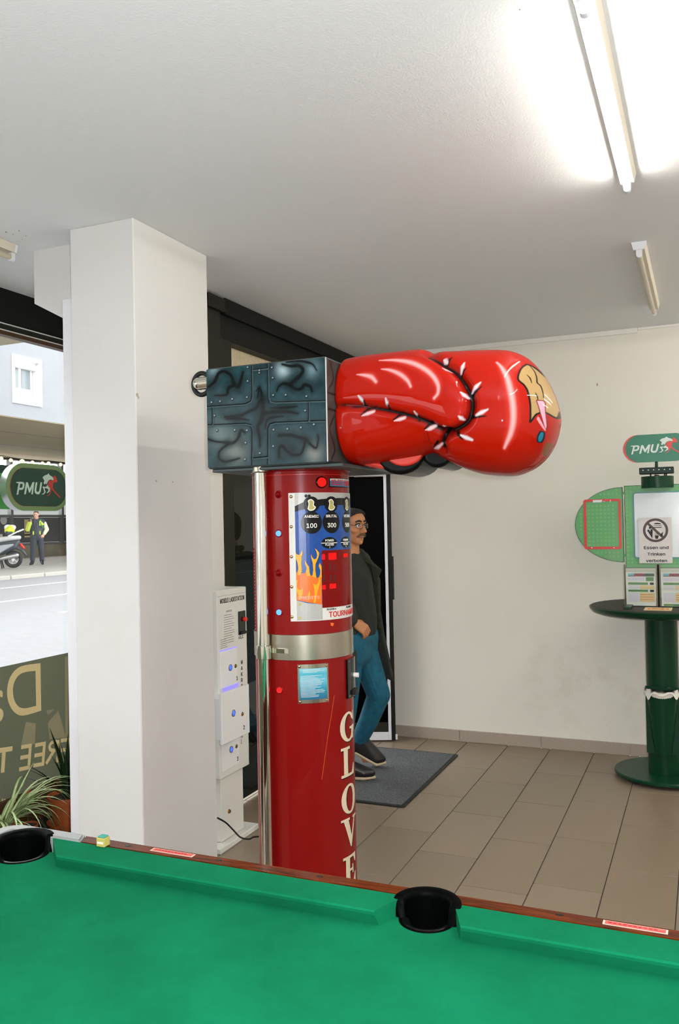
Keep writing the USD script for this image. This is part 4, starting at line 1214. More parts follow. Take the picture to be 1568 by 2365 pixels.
part(cs, 'lock', lathe([(0, 0.008), (0.008, 0.007), (0.011, 0)], c, 16, X), 'brass', smooth=40)
cp = [S(x, y, xx) for x, y, xx in ((78, 2040, -2.19), (90, 2045, -2.185), (150, 2080, -2.17), (210, 2140, -2.15), (270, 2200, -2.12), (340, 2215, -2.08), (400, 2195, -2.03))]
cp += [np.array(v) for v in ((-1.93, 3.62, 0.09), (-1.80, 3.48, 0.02), (-1.72, 3.27, 0.006), (-1.70, 3.12, 0.006))]
solo('cable', tube(spl(np.array(cp), 6), 0.0042, 8), 'black_rubber', 'black power cable sagging from the charging station to the boxing machine', 'cable', smooth=60)

# ---------------------------------------------------------------- betting stand with round table
pm('stand_green', (4, 54, 30), 0.35, specular_ior_level=0.25)
pm('stand_dark', (5, 34, 21), 0.4, specular_ior_level=0.25)
pm('sign_green', (38, 122, 92), 0.4, noise=(300, (28, 104, 84), 0.4))
pm('sign_red', (214, 66, 54), 0.4)
pm('sign_white', (214, 224, 216), 0.4)
pm('board_green', (84, 158, 92), 0.4, noise=(6, (100, 168, 102), 0.5))
pm('board_dot', (106, 172, 104), 0.45)
pm('board_edge', (20, 44, 26), 0.5)
pm('board_teal', (60, 130, 118), 0.35)
pm('screen_panel', (222, 230, 232), 0.12)
pm('granite', (36, 36, 29), 0.5, noise=(260, (92, 90, 76), 0.85, 0.52, 0.7), specular_ior_level=0.12)
pm('red_frame', (206, 44, 40), 0.35)
pm('acrylic_edge', (120, 104, 84), 0.2)
glazing('acrylic', (0.97, 0.98, 0.97), 0.03)
pm('paper_white', (226, 226, 220), 0.7)
pm('paper_grey', (206, 200, 194), 0.35, noise=(24, (190, 184, 178), 0.5))
pm('paper_tan', (222, 204, 158), 0.7, noise=(400, (206, 184, 132), 0.5))
pm('paper_lilac', (212, 208, 218), 0.7)
pm('print_green', (94, 140, 84), 0.6)
pm('print_darkgreen', (40, 84, 58), 0.6)
pm('print_magenta', (206, 50, 110), 0.6)
pm('print_lightblue', (120, 180, 196), 0.6)
pm('print_brown', (74, 56, 50), 0.5)
pm('print_orange_red', (216, 92, 50), 0.6)
pm('bag_white', (226, 222, 210), 0.4)

KX, KY = -0.266, 5.56
TZ = 1.062
ks = thing('betting_stand', 'green betting stand with round table, screen board and oval sign', 'betting stand', (KX, KY, 0))
part(ks, 'foot_disc', lathe([(0, 0.018), (0.29, 0.018), (0.297, 0.022), (0.297, 0.034), (0.291, 0.040), (0, 0.040)], (KX, KY + 0.03, 0), 72), 'stand_green', smooth=30)
for a in range(4):
    t = a * np.pi / 2 + 0.9
    part(ks, 'foot_pad', cyl((KX + 0.24 * math.cos(t), KY + 0.03 + 0.24 * math.sin(t), 0), (KX + 0.24 * math.cos(t), KY + 0.03 + 0.24 * math.sin(t), 0.019), 0.022), 'black_rubber')
part(ks, 'column', lathe([(0, 0.04), (0.094, 0.04), (0.094, TZ - 0.035), (0, TZ - 0.035)], (KX, KY, 0), 64), 'stand_green', smooth=30)


def oval_top(m):
    m.vertices = (m.vertices - [KX, KY - 0.04, 0]) * [1, 1.12, 1] + [KX, KY - 0.04, 0]     # the top is a little deeper than wide
    return m


part(ks, 'table_rim', oval_top(lathe([(0, TZ - 0.048), (0.36, TZ - 0.048), (0.395, TZ - 0.036), (0.412, TZ - 0.016), (0.415, TZ - 0.004), (0.408, TZ - 0.0005), (0, TZ - 0.0005)], (KX, KY - 0.04, 0), 96)), 'stand_green', smooth=30)
part(ks, 'table_top', oval_top(lathe([(0, TZ - 0.001), (0.404, TZ - 0.001), (0.404, TZ + 0.0012), (0, TZ + 0.0012)], (KX, KY - 0.04, 0), 96)), 'granite', label='speckled dark stone inlay')
BYP = 5.545                                                        # front of the board
b0 = P(1441, 1122, y=BYP)
bxl, bzt = b0[0], b0[2]
bzb = P(1445, 1312, y=BYP)[2]
bxr = 2 * KX - bxl
board = sbox(bxl, bzb, bxr, bzt).buffer(-0.004).buffer(0.004)
br_ = part(ks, 'board', slab(board, (0, BYP + 0.03, 0), X, Z, 0.03), 'board_green')
part(br_, 'board_outline', slab(board.difference(board.buffer(-0.0025)), (0, BYP + 0.001, 0), X, Z, 0.0018), 'board_edge')
s0, s1 = P(1464, 1140, y=BYP), P(1464, 1287, y=BYP)
scr = sbox(s0[0], s1[2], 2 * KX - s0[0], s0[2]).buffer(-0.012).buffer(0.012)
part(br_, 'screen_surround', slab(scr.buffer(0.010), (0, BYP + 0.001, 0), X, Z, 0.004), 'board_teal')
part(br_, 'screen', slab(scr, (0, BYP - 0.002, 0), X, Z, 0.003), 'screen_panel', label='pale empty screen')
dots = []
for i in range(12):
    for j in range(24):
        c = (bxl + 0.012 + 0.0245 * j * 0.9, bzt - 0.018 - 0.0245 * i * 1.02 * 0.9 * 2)
        pass
gxs = np.arange(bxl + 0.014, bxr - 0.01, 0.0245)
gzs = np.arange(bzt - 0.014, bzb + 0.01, -0.0245)
for xx in gxs:
    for z in gzs:
        pnt = Point(xx, z).buffer(0.0075, 3)
        if board.buffer(-0.004).contains(pnt) and not scr.buffer(0.012).intersects(pnt):
            dots.append(pnt)
part(br_, 'dot_print', slab(MultiPolygon(dots), (0, BYP + 0.0005, 0), X, Z, 0.0009), 'board_dot', kind='stuff')
# the rounded wing at the left of the board
wt, wbm, wl_ = P(1437, 1125, y=BYP), P(1437, 1298, y=BYP), P(1328, 1210, y=BYP)
wc, wh, ww = (wt[2] + wbm[2]) / 2, (wt[2] - wbm[2]) / 2, wt[0] - wl_[0]
wing = affinity.translate(affinity.scale(Point(0, 0).buffer(1, 48), ww, wh), wt[0], wc).intersection(sbox(-9, -9, wt[0], 9))
wg = part(ks, 'side_board', slab(wing, (0, BYP + 0.026, 0), X, Z, 0.026), 'board_green', label='half-round side board with a red framed poster field')
part(wg, 'board_outline', slab(wing.difference(wing.buffer(-0.0025)), (0, BYP + 0.001, 0), X, Z, 0.0018), 'board_edge')
for z in (P(1440, 1139, y=BYP)[2], P(1440, 1283, y=BYP)[2]):
    part(wg, 'hinge_bar', bx(wt[0] - 0.004, bxl + 0.004, BYP + 0.004, BYP + 0.022, z - 0.007, z + 0.007), 'board_green')
r0, r1 = P(1347, 1154, y=BYP), P(1436, 1268, y=BYP)
rf = sbox(r0[0], r1[2], r1[0], r0[2]).buffer(-0.016).buffer(0.016)
part(wg, 'poster_frame', slab(rf.difference(rf.buffer(-0.0155)), (0, BYP + 0.001, 0), X, Z, 0.004), 'red_frame')
part(wg, 'poster_field', slab(rf.buffer(-0.0155), (0, BYP + 0.001, 0), X, Z, 0.0016), 'board_green')
h0_, h1_ = P(1369, 1155, y=BYP), P(1391, 1160, y=BYP)
part(wg, 'frame_header', slab(Polygon([(h0_[0], h1_[2]), (h0_[0], h0_[2]), (h1_[0], h0_[2]), (h1_[0] - 0.004, h1_[2])]), (0, BYP - 0.0028, 0), X, Z, 0.0008), 'sign_white')
part(wg, 'frame_header', slab(affinity.translate(Polygon([(0, 0), (0.004, 0.0135), (0.008, 0.0135), (0.004, 0)]), P(1408, 1160, y=BYP)[0], h1_[2]), (0, BYP - 0.0028, 0), X, Z, 0.0008), 'sign_white')
part(wg, 'lettering', text_on('turf', 0.006, (h1_[0] + 0.004, BYP - 0.0028, h1_[2] + 0.003), X, Z), 'sign_white')
dts = []
for xx in np.arange(wl_[0] + 0.012, wt[0], 0.0245):
    for z in np.arange(wbm[2] + 0.01, wt[2], 0.0245):
        pnt = Point(xx, z).buffer(0.0072, 3)
        if wing.buffer(-0.006).contains(pnt) and not rf.difference(rf.buffer(-0.018)).intersects(pnt):
            dts.append(pnt)
part(wg, 'dot_print', slab(MultiPolygon(dts), (0, BYP + 0.0003, 0), X, Z, 0.0022), 'board_dot', kind='stuff')
c0_, c1_ = P(1403, 1269, y=BYP), P(1436, 1297, y=BYP)
part(wg, 'clear_pocket', cat_([bx(c0_[0], c1_[0], BYP - 0.012, BYP - 0.010, c1_[2], c0_[2]), bx(c0_[0], c0_[0] + 0.003, BYP - 0.012, BYP - 0.001, c1_[2], c0_[2])]), 'acrylic')
for px in (1367, 1418):
    c = P(px, 1265, y=BYP - 0.003)
    part(wg, 'clip', cyl(c, c - Y * 0.004, 0.0035, 10), 'sign_white')
# drum, bar of little lamps, stem and oval sign
dz0, dz1 = bzt, P(1515, 1099, y=KY - 0.094)[2]
part(ks, 'drum', lathe([(0, dz0 - 0.02), (0.0945, dz0 - 0.02), (0.0945, dz1), (0, dz1)], (KX, KY, 0), 64), 'stand_green', smooth=30)
lz0, lz1 = P(1515, 1094, y=KY - 0.098)[2], P(1515, 1079, y=KY - 0.098)[2]
lb_ = part(ks, 'lamp_bar', bx(KX - 0.098, KX + 0.098, KY - 0.098, KY - 0.03, lz0, lz1, 0.003), 'stand_dark')
for i in range(6):
    c = np.array([KX - 0.076 + 0.0305 * i, KY - 0.098, lz0 + 0.6 * (lz1 - lz0)])
    part(lb_, 'spot', cyl(c, c - Y * 0.002, 0.0036, 10), 'sign_white')
part(ks, 'bracket', cat_([cyl((KX + dx, KY - 0.06, dz1 - 0.01), (KX + dx, KY - 0.06, lz0 + 0.01), 0.004, 8) for dx in (-0.035, 0.045, 0.055)]), 'black_rubber')
part(ks, 'cable_knot', geo(hull([((KX - 0.006, KY - 0.07, dz1 + 0.002), 0.008), ((KX + 0.010, KY - 0.07, dz1 + 0.001), 0.006)])), 'brown_frame', smooth=True)
sz0, sz1 = P(1515, 1066, y=5.5)[2], P(1515, 1002.5, y=5.5)[2]
part(ks, 'stem', cyl((KX + 0.0, KY - 0.05, lz1 - 0.01), (KX + 0.0, KY - 0.05, sz0 + 0.02), 0.009, 16, 0.008), 'stand_green', smooth=40)
SH = (sz1 - sz0) / 2
SWX = KX - P(1439, 1035, y=5.5)[0]
SC = np.array([KX, 5.5, (sz0 + sz1) / 2])


def oval(w, h):
    return LineString([(-(w - h), 0), (w - h, 0)]).buffer(h, 24)


def logo_px(pts):
    """Logo outlines measured on the oval sign, as fractions of its half height about its centre."""
    out = []
    for x, y in pts:
        q = P(1420 + x / 10.594, 980 + y / 10.594, y=5.5)
        out.append(((q[0] - SC[0]) / SH, (q[2] - SC[2]) / SH))
    return Polygon(out).buffer(0)


LETTERS = unary_union([
    logo_px([(388, 528), (480, 518), (560, 514), (596, 530), (602, 560), (590, 610), (560, 642), (520, 652), (460, 656), (440, 735), (398, 742), (445, 545), (396, 546)]).difference(logo_px([(488, 552), (542, 547), (556, 560), (545, 606), (520, 616), (470, 620)])),
    logo_px([(594, 722), (642, 514), (690, 508), (742, 612), (818, 498), (868, 490), (828, 705), (785, 706), (812, 585), (748, 682), (722, 682), (676, 580), (638, 716)]),
    logo_px([(905, 492), (950, 486), (920, 620), (928, 650), (960, 656), (1000, 638), (1040, 480), (1085, 476), (1046, 640), (1004, 690), (930, 696), (880, 672), (872, 630)])])
MANE = unary_union([logo_px([(1095, 390), (1150, 350), (1230, 328), (1268, 300), (1300, 330), (1380, 350), (1416, 388), (1404, 414), (1330, 404), (1272, 424), (1236, 462), (1212, 505), (1190, 470), (1166, 507), (1128, 490), (1150, 440), (1112, 405)]),
                    logo_px([(1095, 560), (1110, 548), (1200, 548), (1240, 508), (1262, 540), (1312, 562), (1300, 620), (1240, 656), (1212, 660), (1262, 612), (1268, 584), (1170, 568), (1150, 578), (1188, 640), (1130, 686), (1066, 692), (1132, 660), (1148, 638), (1122, 585)])])
HORSE = unary_union([logo_px([(1300, 424), (1390, 412), (1422, 405), (1400, 352), (1440, 322), (1482, 342), (1532, 412), (1520, 440), (1440, 442), (1402, 470), (1390, 540), (1436, 592), (1568, 664), (1640, 716), (1600, 716), (1530, 680), (1420, 612), (1352, 578), (1326, 660), (1270, 700), (1206, 702), (1290, 672), (1320, 590), (1270, 535), (1244, 520), (1262, 452)])])


def sign_art(parent, centre, u, v, h, w, off, looks=('sign_white', 'sign_red')):
    n = np.cross(u, v)
    for sh, lk, nm in ((LETTERS, looks[0], 'lettering'), (MANE, looks[0], 'horse_mane'), (HORSE, looks[1], 'horse_body')):
        g = affinity.scale(sh, h * w, h, origin=(0, 0))
        part(parent, nm, slab(g, np.asarray(centre) + n * off, u, v, 0.0010), lk, label='letters PMU' if nm == 'lettering' else None)


og = part(ks, 'oval_sign', slab(oval(SWX, SH), SC + Y * 0.022, X, Z, 0.022), 'sign_green', label='oval green sign with the letters PMU and a horse')
cres = affinity.translate(oval(SWX, SH), 0.0).difference(affinity.translate(oval(SWX, SH), 0.012)).intersection(sbox(-9, -9, 0, 9))
part(og, 'red_edge', slab(cres, SC, X, Z, 0.0012), 'sign_red')
sign_art(og, SC, X, Z, SH, 1.0, 0.0002)

# racks of betting slips under the board
RY = 5.40


def R(px, py):
    return P(px, py, y=RY)


rz0, rz1 = R(1480, 1376)[2], R(1480, 1304)[2]
rz0 = TZ + 0.006
for k, (xa, xb) in enumerate(((1443, 1517), (1524, 1600))):
    x0, x1 = R(xa, 1340)[0], R(xb, 1340)[0]
    rk = thing('slip_rack', ('clear slip rack at the left edge of the round green table', 'clear slip rack under the right half of the notice')[k], 'leaflet rack', ((x0 + x1) / 2, RY, rz0), 'slip racks on the betting stand')
    part(rk, 'front_pane', bx(x0, x1, RY - 0.006, RY - 0.004, rz0, rz1 - 0.03), 'acrylic')
    part(rk, 'back_pane', bx(x0, x1, RY + 0.035, RY + 0.038, rz0, rz1), 'acrylic')
    part(rk, 'tray', bx(x0, x1, RY - 0.006, RY + 0.038, rz0 - 0.004, rz0), 'stand_dark')
    for xx in (x0, x1):
        part(rk, 'side_pane', bx(xx - 0.0035, xx + 0.0035, RY - 0.006, RY + 0.038, rz0, rz1), 'acrylic_edge')
    # the stack of slips inside
    top = R(1480, 1322)[2]
    sk = thing('betting_slips', ('stack of white and tan betting slips in the left rack', 'stack of white and tan betting slips in the right rack')[k], 'betting slips', ((x0 + x1) / 2, RY + 0.01, rz0), 'betting slips')
    for i in range(6):
        part(sk, 'slip', bx(x0 + 0.006, x1 - 0.006 - 0.0006 * (i % 3), RY + 0.0006 + 0.004 * i, RY + 0.0036 + 0.004 * i, rz0 + 0.0005, top - 0.001 * i), 'paper_white')
    wd = x1 - x0
    hgt = top - rz0

    def band(u0, u1, v0, v1, look_, nm='printed_band', lift=0.0):
        part(sk, nm, bx(x0 + wd * u0, x0 + wd * u1, RY - 0.0004 - lift, RY + 0.0008, top - hgt * v1, top - hgt * v0), look_)

    band(0.10, 0.92, 0.03, 0.12, 'print_darkgreen')
    band(0.10, 0.30, 0.03, 0.10, 'print_lightblue', lift=0.0003)
    part(sk, 'lettering', text_on('JACKPOT', hgt * 0.075, (x0 + wd * 0.26, RY - 0.0006, top - hgt * 0.115), X, Z, True, wd * 0.38), 'print_magenta')
    band(0.08, 0.62, 0.15, 0.25, 'paper_lilac')
    band(0.66, 0.90, 0.14, 0.26, 'print_green')
    for v in ((0.30, 0.37), (0.52, 0.58)) if k == 0 else ((0.30, 0.37), (0.93, 0.99)):
        band(0.10, 0.72, v[0], v[1], 'print_green')
        band(0.78, 0.90, v[0], v[1], 'print_black')
    band(0.10, 0.44, 0.39, 0.50, 'paper_lilac')
    band(0.46, 0.92, 0.39, 0.50, 'paper_tan')
    band(0.10, 0.44, 0.60, 0.88, 'paper_lilac')
    band(0.46, 0.92, 0.60, 0.88, 'paper_tan')
    for v in (0.66, 0.73, 0.80):
        band(0.48, 0.90, v, v + 0.012, 'print_orange_red', 'printed_line', 0.0003)
bk0 = P(1446, 1396, z=TZ)
part(ks, 'rack_bracket', bx(R(1446, 1390)[0], R(1474, 1390)[0] - 0.03, RY - 0.17, RY + 0.01, TZ + 0.001, TZ + 0.014, 0.002), 'stand_green')
part(ks, 'rack_post', cyl((R(1520.5, 1350)[0], RY + 0.01, TZ), (R(1520.5, 1350)[0], RY + 0.01, rz1), 0.006, 10), 'stand_dark')

# laminated notice in front of the screen
n0, n1 = P(1474, 1196, y=BYP - 0.014), P(1553.5, 1301, y=BYP - 0.014)
NYP = BYP - 0.014
nb = thing('notice', 'laminated grey notice forbidding food and drink on the stand', 'notice', ((n0[0] + n1[0]) / 2, NYP, n1[2]))
part(nb, 'sheet', slab(sbox(n0[0], n1[2], n1[0], n0[2]), (0, NYP + 0.0016, 0), X, Z, 0.0016), 'paper_grey')


def N(x, y):
    q = P(1430 + x / 9.855, 1180 + y / 9.855, y=NYP)
    return (q[0], q[2])


nu = N(825, 440)
rr = (N(1110, 440)[0] - N(535, 440)[0]) / 2
ringp = Point(nu).buffer(rr, 40).difference(Point(nu).buffer(rr * 0.80, 40))
bar = LineString([N(610, 250), N(1040, 640)]).buffer(rr * 0.10, cap_style=2).intersection(Point(nu).buffer(rr * 0.9))
part(nb, 'ban_ring', slab(ringp.union(bar), (0, NYP, 0), X, Z, 0.0007), 'print_brown', label='ring with a slash')
ice = unary_union([Point(N(700, 385)).buffer(0.0066), Point(N(665, 450)).buffer(0.0066), Point(N(735, 440)).buffer(0.0066), Polygon([N(655, 470), N(760, 455), N(755, 630)])])
burger = unary_union([Polygon([N(x, y) for x, y in ((785, 300), (810, 278), (870, 270), (930, 280), (960, 302))]), LineString([N(785, 335), N(962, 330)]).buffer(0.0011), LineString([N(790, 378), N(958, 372)]).buffer(0.0022)])
fries = unary_union([Polygon([N(810, 560), N(900, 560), N(880, 635), N(825, 635)])] + [LineString([N(825 + 18 * i, 560), N(815 + 24 * i, 500 - 12 * (i % 2))]).buffer(0.0007) for i in range(4)] + [Polygon([N(940, 530), N(1000, 470), N(985, 560), N(950, 585)])])
part(nb, 'food_symbols', slab(unary_union([ice, burger, fries]), (0, NYP - 0.0002, 0), X, Z, 0.0007), 'ink', label='ice cream, burger and chips symbols')
for s, x0, x1, y in (('Essen und', 563, 1123, 866), ('Trinken', 640, 1048, 1014), ('verboten', 610, 1090, 1163)):
    a, b = N(x0, y), N(x1, y)
    part(nb, 'lettering', text_on(s, 0.0170, (a[0], NYP, a[1]), X, Z, True, b[0] - a[0]), 'ink')
# sticker on the table top
t0, t1 = P(1487, 1395, z=TZ + 0.0015), P(1481, 1417, z=TZ + 0.0015)
tx1 = 2 * KX - t1[0]
tyc = KY - 0.04
st = thing('table_sticker', 'tan no-smoking sticker on the dark round table top', 'sticker', (KX, t1[1], TZ))
ty0, ty1 = 5.19, 5.37
part(st, 'sheet', slab(sbox(t1[0], ty0, tx1, ty1), (0, 0, TZ + 0.0012), X, Y, 0.0006), 'paper_tan')
ce_ = Point(0, 0).buffer(1, 40)
ban = ce_.difference(affinity.scale(ce_, 0.82, 0.82)).union(LineString([(-0.64, 0.64), (0.64, -0.64)]).buffer(0.08))
part(st, 'ban_ring', slab(affinity.translate(affinity.scale(ban, 0.060, 0.060, origin=(0, 0)), KX, (ty0 + ty1) / 2), (0, 0, TZ + 0.0018), X, Y, 0.0004), 'print_orange_red')
part(st, 'cigarette', slab(affinity.translate(affinity.scale(unary_union([sbox(-0.55, -0.06, 0.5, 0.08), LineString([(0.45, 0.15), (0.5, 0.3), (0.4, 0.42)]).buffer(0.04)]), 0.060, 0.060, origin=(0, 0)), KX, (ty0 + ty1) / 2), (0, 0, TZ + 0.0018), X, Y, 0.0004), 'ink')

# waste bin on the column, lined with a white bag
wbn = thing('waste_bin', 'tapered green waste bin with a white bag hung on the column', 'waste bin', (KX, KY - 0.13, 0.14))


def half_ring(w, d, z, n=25):
    t = np.linspace(0, np.pi, n)
    return np.c_[KX - w * np.cos(t), KY - 0.100 - d * np.sin(t), np.full(n, z)]


zt_, zb_ = P(1530, 1592, y=KY - 0.13)[2], P(1530, 1742, y=KY - 0.12)[2]
lv = [half_ring(0.096 * (1 - s) + 0.050 * s, 0.085 * (1 - s) + 0.048 * s, zt_ + (zb_ - zt_) * s) for s in np.linspace(0, 1, 9)]
Vb = np.vstack(lv)
Fb = []
for i in range(8):
    for j in range(24):
        a = i * 25 + j
        Fb += [[a, a + 26, a + 1], [a, a + 25, a + 26]]
Fb += [[8 * 25, 8 * 25 + j + 1, 8 * 25 + j] for j in range(1, 24)]
part(wbn, 'shell', trimesh.Trimesh(Vb, np.array(Fb), process=False), 'stand_green', smooth=60)
vi = lv[0] + [0, 0.004, 0]
inn = np.vstack([lv[0] * [0.985, 1, 1] + [KX * 0.015, 0.002, 0], lv[4] * [0.985, 1, 1] + [KX * 0.015, 0.004, 0]])
part(wbn, 'back_plate', bx(KX - 0.094, KX + 0.094, KY - 0.106, KY - 0.0955, zb_, zt_ + 0.01), 'stand_green')
rim = []
t = np.linspace(0, np.pi, 49)
out, top, inr = [], [], []
for k, a in enumerate(t):
    w1_ = 0.012 + 0.006 * math.sin(5 * a) + 0.026 * np.exp(-((a - 0.75) / 0.25) ** 2) + 0.018 * np.exp(-((a - 2.5) / 0.25) ** 2)
    d = np.array([-math.cos(a), -math.sin(a) * 0.9, 0])
    b = np.array([KX, KY - 0.100, zt_]) + d * 0.097
    rip = 0.002 * math.sin(17 * a)
    top.append(b + [0, 0, 0.003 + rip])
    out.append(b + d * 0.003 - Z * w1_ * 1.8)
    inr.append(b - d * 0.008 - Z * 0.05)
Vr = np.vstack([out, top, inr])
Fr = []
for i in range(2):
    for j in range(48):
        a = i * 49 + j
        Fr += [[a, a + 1, a + 50], [a, a + 50, a + 49]]
part(wbn, 'bag', trimesh.Trimesh(Vr, np.array(Fr), process=False), 'bag_white', smooth=True, label='white bin bag folded over the rim')
fp = P(1512, 1612, y=KY - 0.155)
flap = np.array([fp + np.array(v) for v in ((-0.035, 0.03, 0.03), (-0.012, 0.012, 0.028), (0.012, -0.002, 0.008), (-0.002, -0.006, -0.036), (-0.022, 0.010, -0.012))])
part(wbn, 'bag_corner', trimesh.Trimesh(flap, np.array([[0, 1, 4], [1, 2, 4], [2, 3, 4]]), process=False), 'bag_white')
sv_ = np.array([[KX + u, KY - 0.1 - 0.002 * (1 + math.sin(40 * u)), zt_ + 0.004 + 0.003 * math.sin(31 * u)] for u in np.linspace(-0.09, 0.09, 25)])
part(wbn, 'bag_edge', tube(sv_, 0.0022, 6), 'bag_white', smooth=True)

# ---------------------------------------------------------------- things in the shop window
FX = XW - 0.0285                                                   # just inside the pane


def B(x, y):
    q = P(x / 7.883, 1480 + y / 7.883, x=FX)
    return (q[1], q[2])


pf = thing('window_print', 'grey-green window film with mirrored cream lettering below the street view', 'window film', (FX, 2.0, 0.2))
ft = P(80, 1524, x=FX)[2]
letters = []


def bar2(pts, w):
    return LineString([B(*p) for p in pts]).buffer(w, cap_style=2, join_style=2)


D_ = Polygon(spl([B(*p) for p in ((735, 405), (430, 450), (290, 520), (190, 650), (140, 800), (128, 960), (150, 1110), (210, 1240), (300, 1330), (400, 1362), (560, 1330), (750, 1270))], 5))
Dh = Polygon(spl([B(*p) for p in ((645, 545), (460, 570), (350, 620), (280, 710), (240, 820), (235, 950), (260, 1080), (310, 1170), (380, 1220), (480, 1225), (655, 1185))], 5))
letters.append(('D', D_.buffer(0).difference(Dh.buffer(0))))
letters.append(('a', unary_union([Polygon(spl([B(*p) for p in ((-260, 1000), (-120, 900), (0, 900), (42, 930), (42, 1025), (-20, 1010), (-120, 1030), (-200, 1100))], 4)).buffer(0), Polygon(spl([B(*p) for p in ((-200, 1180), (-60, 1200), (40, 1260), (62, 1350), (20, 1450), (-60, 1500), (-140, 1480), (-40, 1400), (-60, 1310), (-200, 1290))], 4)).buffer(0)])))
W1 = 0.0105
letters.append(('T', unary_union([bar2([(-260, 2035), (225, 1962)], 0.0125), bar2([(72, 1985), (45, 2400)], W1 * 1.2)])))
letters.append(('E', unary_union([bar2([(553, 1888), (522, 2300)], W1), bar2([(383, 1938), (577, 1905)], W1), bar2([(370, 2130), (540, 2100)], W1), bar2([(346, 2342), (542, 2302)], W1)])))
letters.append(('E', unary_union([bar2([(808, 1852), (778, 2265)], W1), bar2([(638, 1903), (830, 1866)], W1), bar2([(625, 2090), (790, 2060)], W1), bar2([(605, 2272), (800, 2238)], W1)])))
letters.append(('R', unary_union([bar2([(1058, 1812), (1042, 2215)], W1), LineString(spl([B(*p) for p in ((1058, 1835), (950, 1850), (902, 1920), (930, 1990), (1045, 1985))], 5)).buffer(W1 * 0.9), bar2([(985, 1995), (838, 2240)], W1)])))
letters.append(('F', unary_union([bar2([(1245, 1790), (1225, 2200)], W1), bar2([(1105, 1818), (1260, 1795)], W1), bar2([(1105, 1995), (1240, 1972)], W1)])))
for s, x in (('b', 30), ('k', 70)):
    letters.append((s, Polygon([B(x, 2880), B(x + 26, 2870), B(x + 22, 3010), B(x - 4, 3020)])))
filmp = sbox(-3.0, 0.195, 3.855, ft)
strips = [Polygon([B(*p) for p in q]) for q in (((1060, 1270), (1200, 1760), (900, 1790), (870, 1490)), ((470, 1480), (650, 1500), (630, 1880), (380, 1900)), ((840, 1270), (1000, 1240), (870, 1350)), ((1180, 300), (1240, 280), (1240, 1750), (1190, 1750)))]
lt = unary_union([g for _, g in letters])
mid = unary_union(strips).difference(lt).intersection(filmp)
part(pf, 'film', slab(filmp.difference(lt).difference(mid), (FX, 0, 0), Y, Z, 0.0006), 'film_dark')
part(pf, 'faded_shape', slab(mid, (FX, 0, 0), Y, Z, 0.0006), 'film_mid')
for s, g in letters:
    part(pf, 'letter', slab(g.intersection(filmp), (FX, 0, 0), Y, Z, 0.0007), 'film_letter', label='mirrored letter %s' % s)

# the hanging oval sign
pm('box_olive', (104, 130, 78), 0.35)
pm('box_green', (14, 56, 36), 0.12)
pm('box_red', (150, 28, 22), 0.35)
pm('box_white', (176, 196, 178), 0.4)
pm('box_red2', (176, 40, 30), 0.4)
SX = -3.285
wl0, wr0 = P(21.5, 1125, x=SX), P(153.5, 1125, x=SX)
wt0, wb0 = P(87, 1081.5, x=SX), P(87, 1170.5, x=SX)
sc = np.array([SX, (wl0[1] + wr0[1]) / 2, (wt0[2] + wb0[2]) / 2])
sw, sh_ = (wr0[1] - wl0[1]) / 2, (wt0[2] - wb0[2]) / 2
hs = thing('hanging_sign', 'oval olive and dark green sign box hanging in the shop window', 'sign', (SX, sc[1], sc[2] - sh_))
part(hs, 'case', slab(oval(sw + 0.022, sh_ + 0.022), sc - X * 0.045, Y, Z, 0.045), 'alu')
part(hs, 'face_rim', slab(oval(sw + 0.022, sh_ + 0.022).difference(oval(sw - 0.002, sh_ - 0.002)), sc - X * 0.0008, Y, Z, 0.003), 'box_olive')
part(hs, 'red_line', slab(oval(sw, sh_).difference(affinity.translate(oval(sw - 0.002, sh_ - 0.003), 0.005)), sc - X * 0.0008, Y, Z, 0.0018), 'box_red')
fc = part(hs, 'face', slab(oval(sw, sh_), sc - X * 0.0008, Y, Z, 0.0014), 'box_green', label='dark green face with the letters PMU and a horse')
sign_art(fc, sc, Y, Z, sh_, sw / sh_ / (SWX / SH) * 1.02, 0.0008, ('box_white', 'box_red2'))
for dy in (-0.1, 0.1):
    part(hs, 'suction_cup', cyl(sc + [-0.045, dy, 0], sc + [-0.0985, dy, 0], 0.018, 16), 'alu')
pm('sticker_green', (70, 150, 66), 0.35)
g0, g1 = P(21, 1075, x=FX), P(20, 1176, x=FX)
gs = thing('window_sticker', 'green rectangular sticker on the pane left of the oval sign', 'sticker', (FX, g0[1] - 0.4, g1[2]))
part(gs, 'lower_field', slab(sbox(g0[1] - 0.8, g1[2], g0[1], g1[2] + 0.19), (FX, 0, 0), Y, Z, 0.0008), 'sticker_green')
part(gs, 'upper_field', slab(sbox(g0[1] - 0.8, g1[2] + 0.19, g0[1], g0[2]), (FX, 0, 0), Y, Z, 0.0008), 'box_green')

# flower pots on the sill
pm('terracotta', (166, 84, 32), 0.7, noise=(30, (140, 68, 26), 0.6))
pm('soil', (48, 36, 26), 0.95)
pm('leaf_vc', (80, 120, 60), 0.4, vc=True)
pm('leaf_dark', (22, 44, 22), 0.4)
pm('petal_red', (190, 26, 14), 0.5)
pm('stem_green', (60, 96, 46), 0.6)
SZ = 0.03


